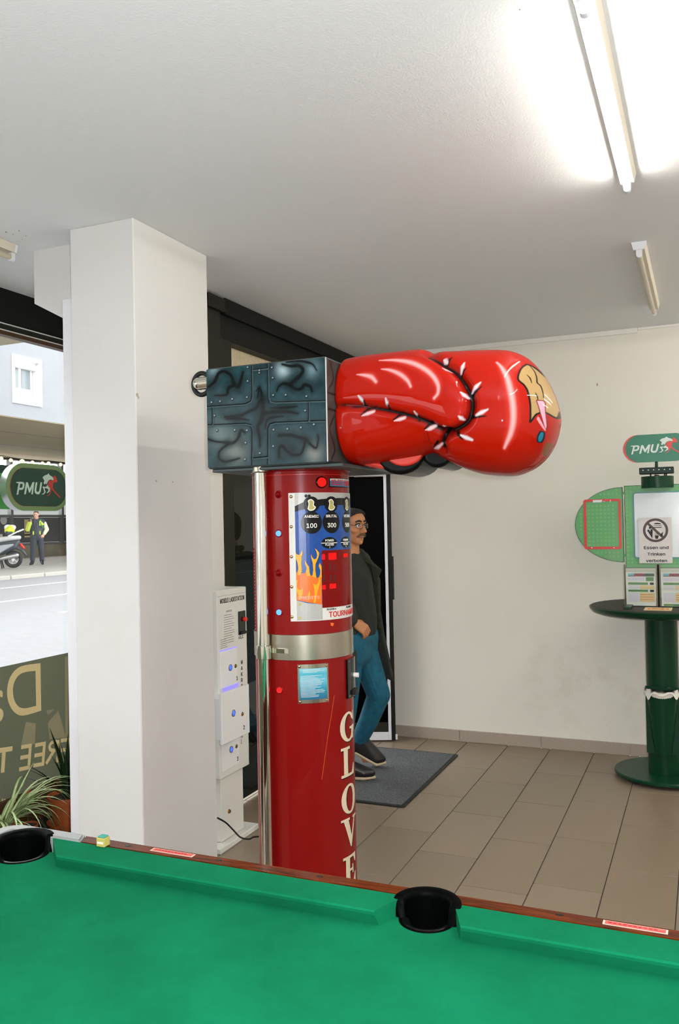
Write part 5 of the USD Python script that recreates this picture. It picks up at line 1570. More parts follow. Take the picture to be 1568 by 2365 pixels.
def pot(t, c, r, h, saucer=True):
    part(t, 'pot', lathe([(0, 0.012), (r * 0.70, 0.012), (r * 0.93, h * 0.80), (r, h * 0.80), (r * 1.02, h), (r * 0.93, h), (r * 0.90, h * 0.86), (0, h * 0.86)], (*c, SZ), 40), 'terracotta', smooth=30)
    part(t, 'soil', lathe([(0, h * 0.90), (r * 0.90, h * 0.88), (r * 0.90, h * 0.8), (0, h * 0.8)], (*c, SZ), 30), 'soil')
    if saucer:
        part(t, 'saucer', lathe([(0, 0.0), (r * 0.92, 0.0), (r * 1.06, 0.028), (r * 1.0, 0.028), (r * 0.88, 0.010), (0, 0.010)], (*c, SZ), 40), 'terracotta', smooth=30)


def leaf_of(t, base, aim, length, droop, width, kind, n=12):
    """One arching strap leaf from base towards aim (a horizontal direction and a rise)."""
    d = np.asarray(aim, float)
    d = d / np.linalg.norm(d)
    p, pts = np.asarray(base, float).copy(), []
    for i in range(n + 1):
        pts.append(p.copy())
        p = p + d * length / n
        d = d + np.array([0, 0, -droop / n * (0.5 + 1.5 * i / n)])
        d /= np.linalg.norm(d)
    pts = np.array(pts)
    pts[:, 2] = np.maximum(pts[:, 2], SZ + 0.012)
    s = np.linspace(0, 1, n + 1)
    side = np.array([0, 0, 1.0]) if abs(d[2]) < 2 else X
    m, midrib = ribbon(pts, width * np.clip(1.15 * np.sin(np.pi * (0.12 + 0.86 * s)) ** 0.6, 0.05, 1) * (1 - 0.75 * s ** 4), side + 0.01)
    if kind == 'striped':
        k = np.clip(midrib * 1.7 - 0.25, 0, 1)[:, None]
        part(t, 'leaf', m, 'leaf_vc', colors=np.array(lin((74, 112, 58))) * (1 - k) + np.array(lin((196, 206, 150))) * k)
    else:
        part(t, 'leaf', m, kind, smooth=True)


pc = np.array([-3.14, 3.555])
yp = thing('potted_yucca', 'dark upright sword-leaved plant in the terracotta pot beside the jamb', 'potted plant', (*pc, SZ))
pot(yp, pc, 0.105, 0.165)
rg_ = np.random.default_rng(4)
for px, py, w in ((117, 1685, .012), (119, 1705, .011), (157, 1700, .012), (140, 1716, .011), (147, 1712, .010), (130, 1735, .012), (118, 1748, .012), (150, 1745, .011), (135, 1720, .010), (143, 1755, .012), (126, 1765, .012), (155, 1760, .010), (65, 1768, .010), (67, 1780, .010), (55, 1797, .009), (125, 1755, .011), (138, 1770, .012), (160, 1740, .011)):
    tip = P(px, py, x=-3.14 + rg_.uniform(-0.05, 0.05))
    b_ = np.array([pc[0] + rg_.uniform(-0.03, 0.03), pc[1] + rg_.uniform(-0.03, 0.02), SZ + 0.15])
    v = tip - b_
    L_ = np.linalg.norm(v) * 1.03
    leaf_of(yp, b_, v + Z * 0.04, L_, 0.25, w, 'leaf_dark')
sc2 = np.array([-3.10, P(8, 1880, x=-3.10)[1]])
sp = thing('potted_spider_plant', 'bushy spider plant with pale striped arching leaves at the left edge', 'potted plant', (*sc2, SZ))
pot(sp, sc2, 0.10, 0.15)
cr = np.array([*sc2, SZ + 0.165])
for k in range(64):
    a = rg_.uniform(0, 2 * np.pi)
    if k < 34:
        a = rg_.uniform(0.15, 2.2)                                  # towards the light patch right of it and the room
    rise = rg_.uniform(0.35, 1.5)
    leaf_of(sp, cr + [rg_.uniform(-0.03, 0.03), rg_.uniform(-0.03, 0.03), 0], (math.cos(a), math.sin(a), rise), rg_.uniform(0.24, 0.52), rg_.uniform(1.5, 2.6), rg_.uniform(0.0045, 0.0085), 'striped')
for tip, dr2 in (((49, 1815), 1.1), ((70, 1775), 0.3), ((120, 1850), 1.7), ((150, 1845), 1.6), ((128, 1895), 2.1), ((102, 1915), 2.0), ((138, 1872), 1.8)):
    tp = P(*tip, x=-3.08)
    v = tp - cr
    v[2] = v[2] + 0.28 * dr2 * np.linalg.norm(v)
    leaf_of(sp, cr, v, np.linalg.norm(tp - cr) * 1.12, dr2 * 0.75, 0.0085, 'striped')
fc_ = P(63, 1826, x=-3.2)
rf_ = thing('red_flower', 'small red blossom on a thin stem between the two pots', 'flower', (fc_[0], fc_[1], SZ))
pot(rf_, fc_[:2] + [0, 0.0], 0.05, 0.075, False)
part(rf_, 'stem', tube(spl(np.array([[fc_[0] - 0.01, fc_[1] + 0.02, SZ + 0.002], fc_ * [1, 1, 0.5], fc_]), 5), 0.0018, 6), 'stem_green')
for k in range(6):
    a = k * np.pi / 3
    part(rf_, 'petal', geo(hull([(fc_, 0.004), (fc_ + [0.006, 0.013 * math.cos(a), 0.011 * math.sin(a)], 0.0055)])), 'petal_red', smooth=True)

# ---------------------------------------------------------------- people
pm('skin_tan', (188, 128, 84), 0.5, subsurface_weight=0.15)
pm('skin_pale', (214, 168, 146), 0.5)
pm('hair_dark', (13, 11, 11), 0.6, noise=(90, (34, 30, 28), 0.7), bump=(150, 0.9, 0.006))
pm('hair_brown', (96, 74, 56), 0.6)
pm('brow', (30, 24, 20), 0.7)
pm('moustache', (104, 76, 54), 0.9)
pm('eye_white', (220, 212, 204), 0.2)
pm('eye_dark', (26, 18, 14), 0.1)
pm('lip', (150, 92, 70), 0.5)
pm('coat_cloth', (33, 35, 28), 0.85, noise=(60, (52, 54, 46), 0.6))
pm('sweater', (30, 34, 31), 0.95, noise=(160, (44, 48, 42), 0.7))
pm('jeans', (9, 78, 102), 0.85, noise=(26, (20, 102, 124), 0.7), bump=(500, 0.3, 0.001))
pm('shoe_leather', (28, 24, 24), 0.35)
pm('shoe_sole', (196, 176, 144), 0.6)
pm('wire_frame', (40, 26, 18), 0.3, 0.6)
glazing('spectacle_lens', (0.96, 0.97, 0.98), 0.06)
pm('moto_cloth', (54, 62, 70), 0.75, noise=(14, (70, 78, 86), 0.6))
pm('moto_trousers', (44, 52, 62), 0.8, noise=(14, (60, 68, 78), 0.6))
pm('hivis', (206, 224, 84), 0.7)
pm('hivis_pale', (226, 236, 190), 0.7)
pm('reflective', (226, 230, 232), 0.35)
pm('phone_black', (20, 20, 22), 0.3)


def body(t, J, look_, hr=1.0):
    """The body as one continuous figure through the joints J; returns head helpers."""
    f, s, u = J['face']
    hc = J['head']

    def hp(a, b, c):
        return hc + (f * a + s * b + u * c) * hr
    ps = [hull([(hp(-0.030, 0, 0.040), 0.076 * hr), (hp(0.016, 0, 0.036), 0.072 * hr), (hp(0.0, 0.0, 0.0), 0.070 * hr)]),
          hull([(hp(0.02, 0, -0.01), 0.064 * hr), (hp(0.058, 0.014, -0.088), 0.018 * hr), (hp(0.058, -0.014, -0.088), 0.018 * hr), (hp(0.0, 0.044, -0.064), 0.022 * hr), (hp(0.0, -0.044, -0.064), 0.022 * hr), (hp(0.066, 0, -0.05), 0.024 * hr)]),
          hull([(hp(0.080, 0, 0.020), 0.008 * hr), (hp(0.112, 0, -0.022), 0.011 * hr), (hp(0.092, 0.013, -0.028), 0.010 * hr), (hp(0.092, -0.013, -0.028), 0.010 * hr)]),
          hull([(hp(0.074, 0.030, 0.030), 0.012 * hr), (hp(0.078, 0, 0.030), 0.012 * hr), (hp(0.074, -0.030, 0.030), 0.012 * hr)]),
          hull([(hp(0.082, 0.014, -0.056), 0.008 * hr), (hp(0.082, -0.014, -0.056), 0.008 * hr), (hp(0.080, 0, -0.066), 0.008 * hr)]),
          hull([(hp(0.074, 0, -0.094), 0.013 * hr), (hp(0.060, 0.0, -0.096), 0.015 * hr)]),
          hull([(hp(0.060, 0.036, -0.022), 0.020 * hr), (hp(0.040, 0.052, -0.010), 0.018 * hr)]), hull([(hp(0.060, -0.036, -0.022), 0.020 * hr), (hp(0.040, -0.052, -0.010), 0.018 * hr)])]
    for k in (1, -1):
        ps.append(hull([(hp(-0.012, 0.074 * k, 0.022), 0.010 * hr), (hp(-0.018, 0.084 * k, 0.012), 0.008 * hr), (hp(-0.006, 0.074 * k, -0.026), 0.008 * hr)]))
    ps.append(chain([(J['neck'], 0.062), (hp(-0.015, 0, -0.055), 0.056 * hr)]))
    ps.append(hull([(J['shR'], 0.05), (J['shL'], 0.05), (J['neck'], 0.055), (J['chest'], 0.105), (J['belly'], 0.09)]))
    ps.append(hull([(J['belly'], 0.09), (J['hipR'], 0.074), (J['hipL'], 0.074)]))
    for k in 'RL':
        ps.append(chain([(J['sh' + k], 0.052), (J['el' + k], 0.040), (J['wr' + k], 0.027)]))
        ps.append(chain([(J['hip' + k], 0.074), (J['kn' + k], 0.056), (J['an' + k], 0.033)]))
        ps.append(hull([(J['an' + k], 0.030), (J['toe' + k], 0.018), ((J['an' + k] * 0.8 + J['toe' + k] * 0.2) * [1, 1, 0] + Z * (J['toe' + k][2]), 0.018)]))
        ps += hand(J['wr' + k], J['hand' + k], J['palm' + k])
    return part(t, 'body', flesh(ps, 0.011, 5), look_, smooth=True), hp


def hand(w, k, n, size=1.0):
    """A relaxed hand: wrist w, knuckle direction k, palm normal n (the fingers curl that way)."""
    k = np.asarray(k, float)
    k = k / np.linalg.norm(k)
    n = np.asarray(n, float)
    n = n - k * (n @ k)
    n /= np.linalg.norm(n)
    a = np.cross(k, n)                                              # towards the index finger
    P0 = np.asarray(w, float)
    out = [hull([(P0, 0.022), (P0 + k * 0.075 + a * 0.030, 0.0125), (P0 + k * 0.075 - a * 0.028, 0.0115), (P0 + k * 0.03 + a * 0.026, 0.014), (P0 + k * 0.03 - a * 0.022, 0.014)])]
    for off, ln, r in ((0.030, 0.070, 0.0093), (0.010, 0.077, 0.0096), (-0.010, 0.072, 0.0092), (-0.029, 0.058, 0.0082)):
        b = P0 + k * 0.078 + a * off
        d1 = k * 0.80 + n * 0.6
        d2 = k * 0.15 + n * 1.0
        d3 = -k * 0.45 + n * 0.9
        p1 = b + d1 / np.linalg.norm(d1) * ln * 0.48
        p2 = p1 + d2 / np.linalg.norm(d2) * ln * 0.33
        p3 = p2 + d3 / np.linalg.norm(d3) * ln * 0.22
        out.append(chain([(b, r * 1.12), (p1, r), (p2, r * 0.92), (p3, r * 0.82)]))
    b = P0 + k * 0.022 + a * 0.026
    p1 = b + (a * 0.75 + k * 0.6 + n * 0.35) * 0.034
    p2 = p1 + (k * 0.8 + n * 0.5 + a * 0.1) * 0.030
    out.append(chain([(b, 0.0135), (p1, 0.0115), (p2, 0.0092)]))
    return out


def V3(*a):
    return np.array(a, float)


def basis(f):
    f = np.asarray(f, float)
    f = f / np.linalg.norm(f)
    s = np.cross(Z, f)
    s /= np.linalg.norm(s)
    return f, s, np.cross(f, s)


# the man coming in through the door, walking to the right
J = dict(head=V3(-2.034, 4.900, 1.578), face=basis((0.93, -0.36, -0.05)), neck=V3(-2.060, 4.910, 1.415), chest=V3(-2.055, 4.925, 1.22), belly=V3(-2.040, 4.945, 1.00),
         shR=V3(-2.075, 4.755, 1.350), shL=V3(-2.060, 5.090, 1.350), elR=V3(-2.135, 4.700, 1.090), wrR=V3(-1.992, 4.800, 0.995), elL=V3(-2.130, 5.170, 1.08), wrL=V3(-2.030, 5.165, 0.87),
         handR=(0.80, 0.25, -0.62), palmR=(-0.25, 0.55, -0.75), handL=(0.3, 0, -1), palmL=(0.2, -1, 0),
         hipR=V3(-2.055, 4.860, 0.830), hipL=V3(-2.045, 5.025, 0.830), knR=V3(-2.085, 4.855, 0.46), knL=V3(-1.935, 5.045, 0.505), anR=V3(-2.135, 4.855, 0.098), anL=V3(-2.090, 5.105, 0.187), toeR=V3(-1.985, 4.895, 0.049), toeL=V3(-2.010, 5.150, 0.064))
man = thing('person', 'man with glasses and moustache in dark open coat and jeans walking in', 'person', (-2.06, 4.96, 0))
bdy, hp = body(man, J, 'skin_tan')
fF, fS, fU = J['face']
hair = hull([(hp(-0.032, 0, 0.044), 0.0785), (hp(0.004, 0, 0.046), 0.0745), (hp(-0.046, 0, -0.03), 0.056), (hp(0.034, 0.02, 0.068), 0.046), (hp(0.034, -0.02, 0.068), 0.046)])
cut = hull([(hp(0.12, 0.075, 0.056), 0.03), (hp(0.12, -0.075, 0.056), 0.03), (hp(0.045, 0.085, -0.09), 0.03), (hp(0.045, -0.085, -0.09), 0.03), (hp(0.098, 0, 0.090), 0.022), (hp(0.038, 0.09, 0.018), 0.03), (hp(0.038, -0.09, 0.018), 0.03), (hp(0.16, 0, -0.1), 0.03)])
part(bdy, 'hair', flesh([hair - cut], 0.008, 4), 'hair_dark', smooth=True)
for k in (1, -1):
    part(bdy, 'eyebrow', geo(chain([(hp(0.088, 0.012 * k, 0.037), 0.0048), (hp(0.086, 0.028 * k, 0.042), 0.0058), (hp(0.074, 0.046 * k, 0.036), 0.0042)])), 'brow', smooth=True)
    ev = hp(0.072, 0.030 * k, 0.012)
    ey = part(bdy, 'eye', geo(Manifold.sphere(0.0135, 24).translate([float(c) for c in ev])), 'eye_white', smooth=True)
    part(ey, 'iris', geo(Manifold.sphere(0.0065, 16).translate([float(c) for c in hp(0.0815, 0.030 * k, 0.012)])), 'eye_dark', smooth=True)
    part(bdy, 'eyelid', geo(chain([(hp(0.080, 0.018 * k, 0.022), 0.0042), (hp(0.084, 0.030 * k, 0.0245), 0.0046), (hp(0.074, 0.044 * k, 0.019), 0.004)])), 'brow', smooth=True)
part(bdy, 'moustache', geo(chain([(hp(0.078, 0.034, -0.058), 0.005), (hp(0.092, 0.016, -0.044), 0.0075), (hp(0.096, 0, -0.041), 0.007), (hp(0.092, -0.016, -0.044), 0.0075), (hp(0.078, -0.034, -0.058), 0.005)])), 'moustache', smooth=True)
part(bdy, 'lips', geo(chain([(hp(0.082, 0.020, -0.060), 0.003), (hp(0.091, 0, -0.060), 0.0055), (hp(0.082, -0.020, -0.060), 0.003)])), 'lip', smooth=True)
gs_ = part(bdy, 'glasses', cat_([tube([hp(0.098 - 0.012 * (math.cos(t) * k > 0) * abs(math.cos(t)), 0.031 * k + 0.024 * math.cos(t), 0.010 + 0.018 * math.sin(t)) for t in np.linspace(0, 2 * np.pi, 25)], 0.0013, 6, False) for k in (1, -1)]
                                + [tube([hp(0.098, 0.008, 0.013), hp(0.101, 0, 0.016), hp(0.098, -0.008, 0.013)], 0.0013, 6)] + [tube([hp(0.086, 0.055 * k, 0.014), hp(0.05, 0.074 * k, 0.016), hp(-0.012, 0.079 * k, 0.018)], 0.0014, 6) for k in (1, -1)]), 'wire_frame', smooth=60)
for k in (1, -1):
    o = hp(0.096, 0.031 * k, 0.010)
    ln = [hp(0.098 - 0.012 * (math.cos(t) * k > 0) * abs(math.cos(t)), 0.031 * k + 0.023 * math.cos(t), 0.010 + 0.017 * math.sin(t)) for t in np.linspace(0, 2 * np.pi, 24, endpoint=False)]
    part(bdy, 'spectacle_lens', trimesh.Trimesh(np.vstack([ln, [o]]), np.array([[i, (i + 1) % 24, 24] for i in range(24)]), process=False), 'spectacle_lens')
# sweater, open coat, jeans, shoes
sw_ = [hull([(J['shR'] * [1, 1, 1], 0.060), (J['shL'], 0.060), (J['neck'] - Z * 0.03, 0.066), (J['chest'] + X * 0.01, 0.122), (J['belly'] + X * 0.01, 0.125)]), hull([(J['belly'] + X * 0.01, 0.125), (J['hipR'] + Z * 0.06, 0.106), (J['hipL'] + Z * 0.06, 0.106)])]
part(bdy, 'sweater', flesh(sw_, 0.02, 6), 'sweater', smooth=True)
ct = [hull([(J['shR'] + V3(-0.035, 0, 0.010), 0.066), (J['shL'] + V3(-0.035, 0, 0.010), 0.066), (J['chest'] + V3(-0.07, 0, 0), 0.115), (J['belly'] + V3(-0.07, 0, -0.05), 0.115)]),
      chain([(J['shR'] + Z * 0.004, 0.070), (J['elR'], 0.062), (J['wrR'] * 0.86 + J['elR'] * 0.14, 0.047)]), chain([(J['shL'] + Z * 0.004, 0.070), (J['elL'], 0.062), (J['wrL'] * 0.86 + J['elL'] * 0.14, 0.047)]),
      # back and skirt
      hull([(J['belly'] + V3(-0.11, -0.11, -0.1), 0.035), (J['belly'] + V3(-0.11, 0.11, -0.1), 0.035), (V3(-2.19, 4.86, 0.58), 0.02), (V3(-2.19, 5.05, 0.58), 0.02)]),
      # near front: shoulder to hem along the right side
      hull([(V3(-2.04, 4.79, 1.36), 0.035), (V3(-1.995, 4.835, 1.12), 0.022), (V3(-2.07, 4.80, 1.10), 0.035), (V3(-2.00, 4.81, 0.92), 0.020), (V3(-2.10, 4.78, 0.90), 0.03)]),
      hull([(V3(-1.990, 4.800, 0.93), 0.018), (V3(-2.13, 4.77, 0.95), 0.026), (V3(-1.995, 4.770, 0.55), 0.014), (V3(-2.18, 4.80, 0.54), 0.02)]),
      # far front, blown open towards the door leaf
      hull([(V3(-1.995, 5.03, 1.33), 0.030), (V3(-1.920, 5.03, 1.24), 0.018), (V3(-2.010, 5.08, 1.05), 0.030), (V3(-1.935, 5.07, 1.00), 0.016)]),
      hull([(V3(-2.01, 5.09, 1.06), 0.026), (V3(-1.935, 5.07, 1.04), 0.016), (V3(-1.915, 5.09, 0.86), 0.014), (V3(-2.01, 5.11, 0.82), 0.022)]),
      hull([(V3(-1.915, 5.09, 0.87), 0.014), (V3(-2.01, 5.11, 0.84), 0.022), (V3(-1.862, 5.10, 0.600), 0.012), (V3(-1.96, 5.12, 0.64), 0.016)])]
cmesh = flesh(ct, 0.016, 5)
coat = part(bdy, 'coat', cmesh, 'coat_cloth', smooth=True)
part(coat, 'collar', flesh([hull([(J['neck'] + V3(0.00, -0.075, -0.02), 0.020), (J['neck'] + V3(-0.06, -0.04, 0.035), 0.020), (J['neck'] + V3(0.035, -0.085, -0.12), 0.016)]), hull([(J['neck'] + V3(-0.06, -0.04, 0.035), 0.020), (J['neck'] + V3(-0.06, 0.05, 0.035), 0.020)]),
                            hull([(J['neck'] + V3(-0.06, 0.05, 0.035), 0.020), (J['neck'] + V3(0.05, 0.075, 0.005), 0.018), (J['neck'] + V3(0.115, 0.09, -0.075), 0.014)]), hull([(J['neck'] + V3(0.115, 0.09, -0.075), 0.014), (J['neck'] + V3(0.165, 0.10, -0.115), 0.010), (J['neck'] + V3(0.125, 0.11, -0.185), 0.010)])], 0.012, 4), 'coat_cloth', smooth=True)
for k in range(4):
    c = V3(-1.923, 5.048, 1.16 - 0.11 * k) + (V3(0.004, 0.01, 0) * (k > 2))
    part(coat, 'button', cyl(c, c + V3(0.006, -0.010, 0), 0.008, 12), 'black_gloss')
jn_ = [hull([(J['hip' + k] + Z * dz + X * 0.01, r) for k in 'RL' for dz, r in ((0.05, 0.108), (-0.04, 0.101))])]
for k in 'RL':
    jn_.append(chain([(J['hip' + k], 0.098), (J['kn' + k], 0.074), (J['kn' + k] * 0.45 + J['an' + k] * 0.55, 0.064), (J['an' + k] + Z * 0.022, 0.055)]))
part(bdy, 'jeans', flesh(jn_, 0.018, 6), 'jeans', smooth=True)
for k in 'RL':
    a_, t_ = J['an' + k], J['toe' + k]
    d = (t_ - a_) * [1, 1, 0]
    d /= np.linalg.norm(d)
    heel = a_ - d * 0.035
    heel[2] = a_[2] - 0.045
    sd = np.cross(Z, d)
    tp = t_ + d * 0.045
    up = hull([(a_ + Z * 0.01, 0.043), (heel, 0.036), (t_ + sd * 0.012, 0.036), (t_ - sd * 0.014, 0.034), (tp, 0.026)])
    sh = part(bdy, 'shoe', flesh([up], 0.012, 3), 'shoe_leather', smooth=True)
    dz = -0.026
    sol = hull([(heel + V3(0, 0, dz) - d * 0.004, 0.010), (heel + V3(0, 0, dz) + sd * 0.026, 0.010), (heel + V3(0, 0, dz) - sd * 0.026, 0.010), (t_ + sd * 0.040 + Z * dz, 0.010), (t_ - sd * 0.040 + Z * dz, 0.010), (tp + Z * dz + d * 0.018, 0.010)])
    part(sh, 'sole', geo(sol), 'shoe_sole', smooth=True)

# the rider across the street
G0 = V3(-18.90, 20.20, 0.53)
rf, rs, ru = basis((0.68, -0.73, 0))


def gp_(a, b, c):
    """Forward, to his left, up from the ground between his feet."""
    return G0 + rf * a + rs * b + Z * c


J2 = dict(head=gp_(0.03, -0.015, 1.535), face=basis(rf * 0.95 - rs * 0.25 - Z * 0.2), neck=gp_(-0.01, 0, 1.385), chest=gp_(0, 0.01, 1.20), belly=gp_(0.01, 0.01, 1.0),
          shR=gp_(-0.01, -0.175, 1.33), shL=gp_(-0.01, 0.185, 1.33), elR=gp_(0.07, -0.265, 1.09), wrR=gp_(0.20, -0.165, 1.33), elL=gp_(-0.08, 0.29, 1.08), wrL=gp_(0.09, 0.20, 0.92),
          handR=rf * -0.1 + rs * 0.15 + Z, palmR=rs * 0.9 - rf * 0.3, handL=rf * 0.3 - rs * 0.6 - Z * 0.6, palmL=-rf, hipR=gp_(0, -0.09, 0.85), hipL=gp_(0, 0.09, 0.85), knR=gp_(0.04, -0.115, 0.47), knL=gp_(0.0, 0.125, 0.47),
          anR=gp_(0.03, -0.14, 0.085), anL=gp_(-0.05, 0.14, 0.085), toeR=gp_(0.16, -0.20, 0.036), toeL=gp_(0.09, 0.16, 0.036))
rd = thing('person', 'motorbike rider in dark and yellow-green jacket holding a phone across the street', 'person', tuple(G0))
b2, hp2 = body(rd, J2, 'skin_pale')
part(b2, 'hair', flesh([hull([(hp2(-0.034, 0, 0.046), 0.079), (hp2(0.0, 0, 0.052), 0.074)]) - hull([(hp2(0.13, 0.08, 0.02), 0.03), (hp2(0.13, -0.08, 0.02), 0.03), (hp2(0.03, 0.09, -0.08), 0.03), (hp2(0.03, -0.09, -0.08), 0.03), (hp2(0.1, 0, 0.056), 0.02)])], 0.012, 3), 'hair_brown', smooth=True)
for k in (1, -1):
    part(b2, 'eye', geo(Manifold.sphere(0.010, 12).translate([float(c) for c in hp2(0.08, 0.03 * k, 0.012)])), 'eye_dark', smooth=True)
jk = [hull([(J2['shR'], 0.072), (J2['shL'], 0.072), (J2['neck'] - Z * 0.02, 0.075), (J2['chest'], 0.142), (J2['belly'] - Z * 0.08, 0.140)]), hull([(J2['belly'] - Z * 0.08, 0.14), (gp_(0, -0.08, 0.84), 0.112), (gp_(0, 0.08, 0.84), 0.112)])]
jk = part(b2, 'jacket', flesh(jk, 0.025, 5), 'moto_cloth', smooth=True)
for k in 'RL':
    part(jk, 'sleeve', flesh([chain([(J2['sh' + k] * 0.75 + J2['el' + k] * 0.25, 0.078), (J2['el' + k], 0.070), (J2['wr' + k] * 0.8 + J2['el' + k] * 0.2, 0.052)])], 0.02, 4), 'hivis' if k == 'R' else 'hivis_pale', smooth=True, label='yellow-green sleeve')
part(jk, 'shoulder_flash', geo(hull([(gp_(0.10, 0.10, 1.33), 0.03), (gp_(0.13, 0.09, 1.22), 0.022), (gp_(0.10, 0.18, 1.24), 0.03)])), 'hivis', smooth=True)
for b in (-0.10, 0.09):
    part(jk, 'pocket_flash', geo(hull([(gp_(0.135, b, 1.02), 0.018), (gp_(0.135, b, 0.94), 0.018)])), 'hivis', smooth=True)
part(jk, 'strap', tube(spl(np.array([gp_(0.05, 0.12, 1.40), gp_(0.135, 0.12, 1.28), gp_(0.145, 0.17, 1.14)]), 5), 0.016, 6), 'sticker_green', smooth=True)
part(b2, 'trousers', flesh([hull([(J2['hipR'], 0.112), (J2['hipL'], 0.112)])] + [chain([(J2['hip' + k], 0.105), (J2['kn' + k], 0.086), (J2['an' + k] + Z * 0.04, 0.070)]) for k in 'RL'], 0.025, 4), 'moto_trousers', smooth=True)
for k in 'RL':
    part(b2, 'boot', flesh([hull([(J2['an' + k] + Z * 0.04, 0.058), (J2['an' + k] - rf * 0.03 - Z * 0.035, 0.045), (J2['toe' + k], 0.036), (J2['toe' + k] + rf * 0.04, 0.030)])], 0.02, 3), 'shoe_leather', smooth=True)
part(b2, 'backpack', flesh([hull([(gp_(-0.19, -0.08, 1.32), 0.06), (gp_(-0.19, 0.15, 1.34), 0.07), (gp_(-0.19, -0.08, 1.0), 0.07), (gp_(-0.19, 0.15, 1.0), 0.07)])], 0.03, 3), 'moto_cloth', smooth=True)
ph = J2['wrR'] + Z * 0.10 + rf * 0.05 + rs * 0.03
solo('phone', geo(hull([(ph + rs * 0.0 + Z * 0.06, 0.012), (ph - Z * 0.06, 0.012), (ph + rf * 0.03 + Z * 0.06, 0.012), (ph + rf * 0.03 - Z * 0.06, 0.012)])), 'phone_black', "black phone in the rider's raised hand", 'phone', smooth=True)

# ---------------------------------------------------------------- the street outside
pm('asphalt', (138, 138, 141), 0.9, noise=(8, (130, 130, 133), 0.6))
pm('paving', (164, 161, 154), 0.9, noise=(3, (153, 149, 143), 0.6))
pm('kerb_stone', (169, 164, 156), 0.9)
pm('road_paint', (191, 191, 191), 0.7)
pm('render_blue', (135, 138, 142), 0.9, noise=(0.8, (128, 131, 136), 0.6))
pm('render_beige', (161, 151, 130), 0.9)
pm('render_tan', (128, 112, 86), 0.9, noise=(4, (110, 96, 74), 0.6))
pm('soffit_panel', (142, 129, 99), 0.85, noise=(9, (130, 118, 90), 0.6))
pm('concrete', (161, 153, 133), 0.9, noise=(1.6, (123, 121, 98), 0.8, 0.45, 0.7))
pm('fence_grey', (108, 110, 112), 0.6)
pm('fence_panel', (79, 80, 84), 0.6)
pm('far_wall', (110, 111, 109), 0.9)
pm('window_pane_far', (120, 128, 132), 0.15)
pm('scooter_grey', (150, 154, 160), 0.3)
pm('scooter_dark', (56, 62, 70), 0.4)
pm('scooter_seat', (190, 190, 188), 0.5)
pm('tail_red', (190, 24, 14), 0.2, emission_color=lin((200, 20, 10)), emission_strength=0.4)
pm('helmet_yellow', (210, 222, 60), 0.3)
emit('bulb_warm', (255, 190, 130), 4.0)

gz_ = [(XW - 0.115, -0.02), (-4.2, 0.0), (-6.0, 0.12), (-8.0, 0.30), (-9.5, 0.36), (-16.2, 0.36)]


def strip_y(pts, y0, y1, depth=0.3):
    poly = Polygon(pts + [(pts[-1][0], pts[-1][1] - depth), (pts[0][0], pts[0][1] - depth)])
    return slab(poly, (0, y1, 0), X, Z, y1 - y0)


solo('street', strip_y(gz_, -30, 90), 'asphalt', 'pale grey street beyond the shop window', 'street', kind='structure')
kb = thing('kerb', 'row of pale kerb stones along the far pavement', 'kerb', (-16.3, 20, 0.36), kind='structure')
for i in range(24):
    part(kb, 'kerb_stone', bx(-16.45, -16.2, 2 + i * 1.2, 2 + i * 1.2 + 1.185, 0.2, 0.455, 0.02), 'kerb_stone')
solo('pavement', strip_y([(-16.45, 0.45), (-18.5, 0.52), (-24.4, 0.545)], -30, 90), 'paving', 'pale pavement across the street', 'pavement', kind='structure')
for i, (a, b, dash) in enumerate((((0, 1364.6), (154, 1339), 0), ((0, 1398), (154, 1365.5), 0), ((142, 1412), (155, 1409), 1))):
    p, q_ = P(*a, z=0.362), P(*b, z=0.362)
    x = (p[0] + q_[0]) / 2
    y0, y1 = (p[1], p[1] + 1.2) if dash else (-10, 60)
    zr = float(np.interp(-x, [-g[0] for g in gz_], [g[1] for g in gz_]))
    solo('road_marking', bx(x - 0.07, x + 0.07, y0, y1, zr - 0.02, zr + 0.005), 'road_paint', ('white edge line nearest the far kerb', 'second white line across the street', 'short white dash on the near lane')[i], 'road marking')

# building across the street, standing over a covered way
FXb = -15.5
ZS = 4.385
fcd = thing('building', 'pale blue-grey building with a white framed window and brown soffit across the street', 'building', (FXb, 20, ZS))
w0, w1_ = P(28, 818, x=FXb), P(95, 938, x=FXb)
wy0, wy1, wz0, wz1 = w0[1], w1_[1], w1_[2], P(60, 826, x=FXb)[2]
wallp = sbox(-20, ZS, 60, 7.6).difference(sbox(wy0, wz0, wy1, wz1))
part(fcd, 'wall', slab(wallp, (FXb - 0.3, 0, 0), Y, Z, 0.3), 'render_blue')
part(fcd, 'soffit', bx(-24.4, FXb - 0.01, -20, 60, ZS - 0.02, ZS + 0.2), 'soffit_panel', label='brown panelled soffit')
for x in (-17.9, -20.6):
    part(fcd, 'soffit_joint', bx(x - 0.02, x + 0.02, -20, 60, ZS - 0.026, ZS - 0.019), 'scooter_dark')
part(fcd, 'soffit_edge', bx(-24.5, -24.2, -20, 60, ZS - 0.09, ZS + 0.2), 'black_frame')
wn = part(fcd, 'window', bx(FXb - 0.30, FXb - 0.22, wy0, wy1, wz0, wz1), 'white_frame')
fw = 0.10
part(wn, 'window_surround', slab(sbox(wy0 - fw * 0.2, wz0 - fw * 0.3, wy1 + fw * 0.2, wz1 + fw * 0.2).difference(sbox(wy0 + fw * 0.6, wz0 + fw * 0.5, wy1 - fw * 0.6, wz1 - fw * 0.8)), (FXb - 0.21, 0, 0), Y, Z, 0.24), 'white_frame')
hgt_ = wz1 - wz0
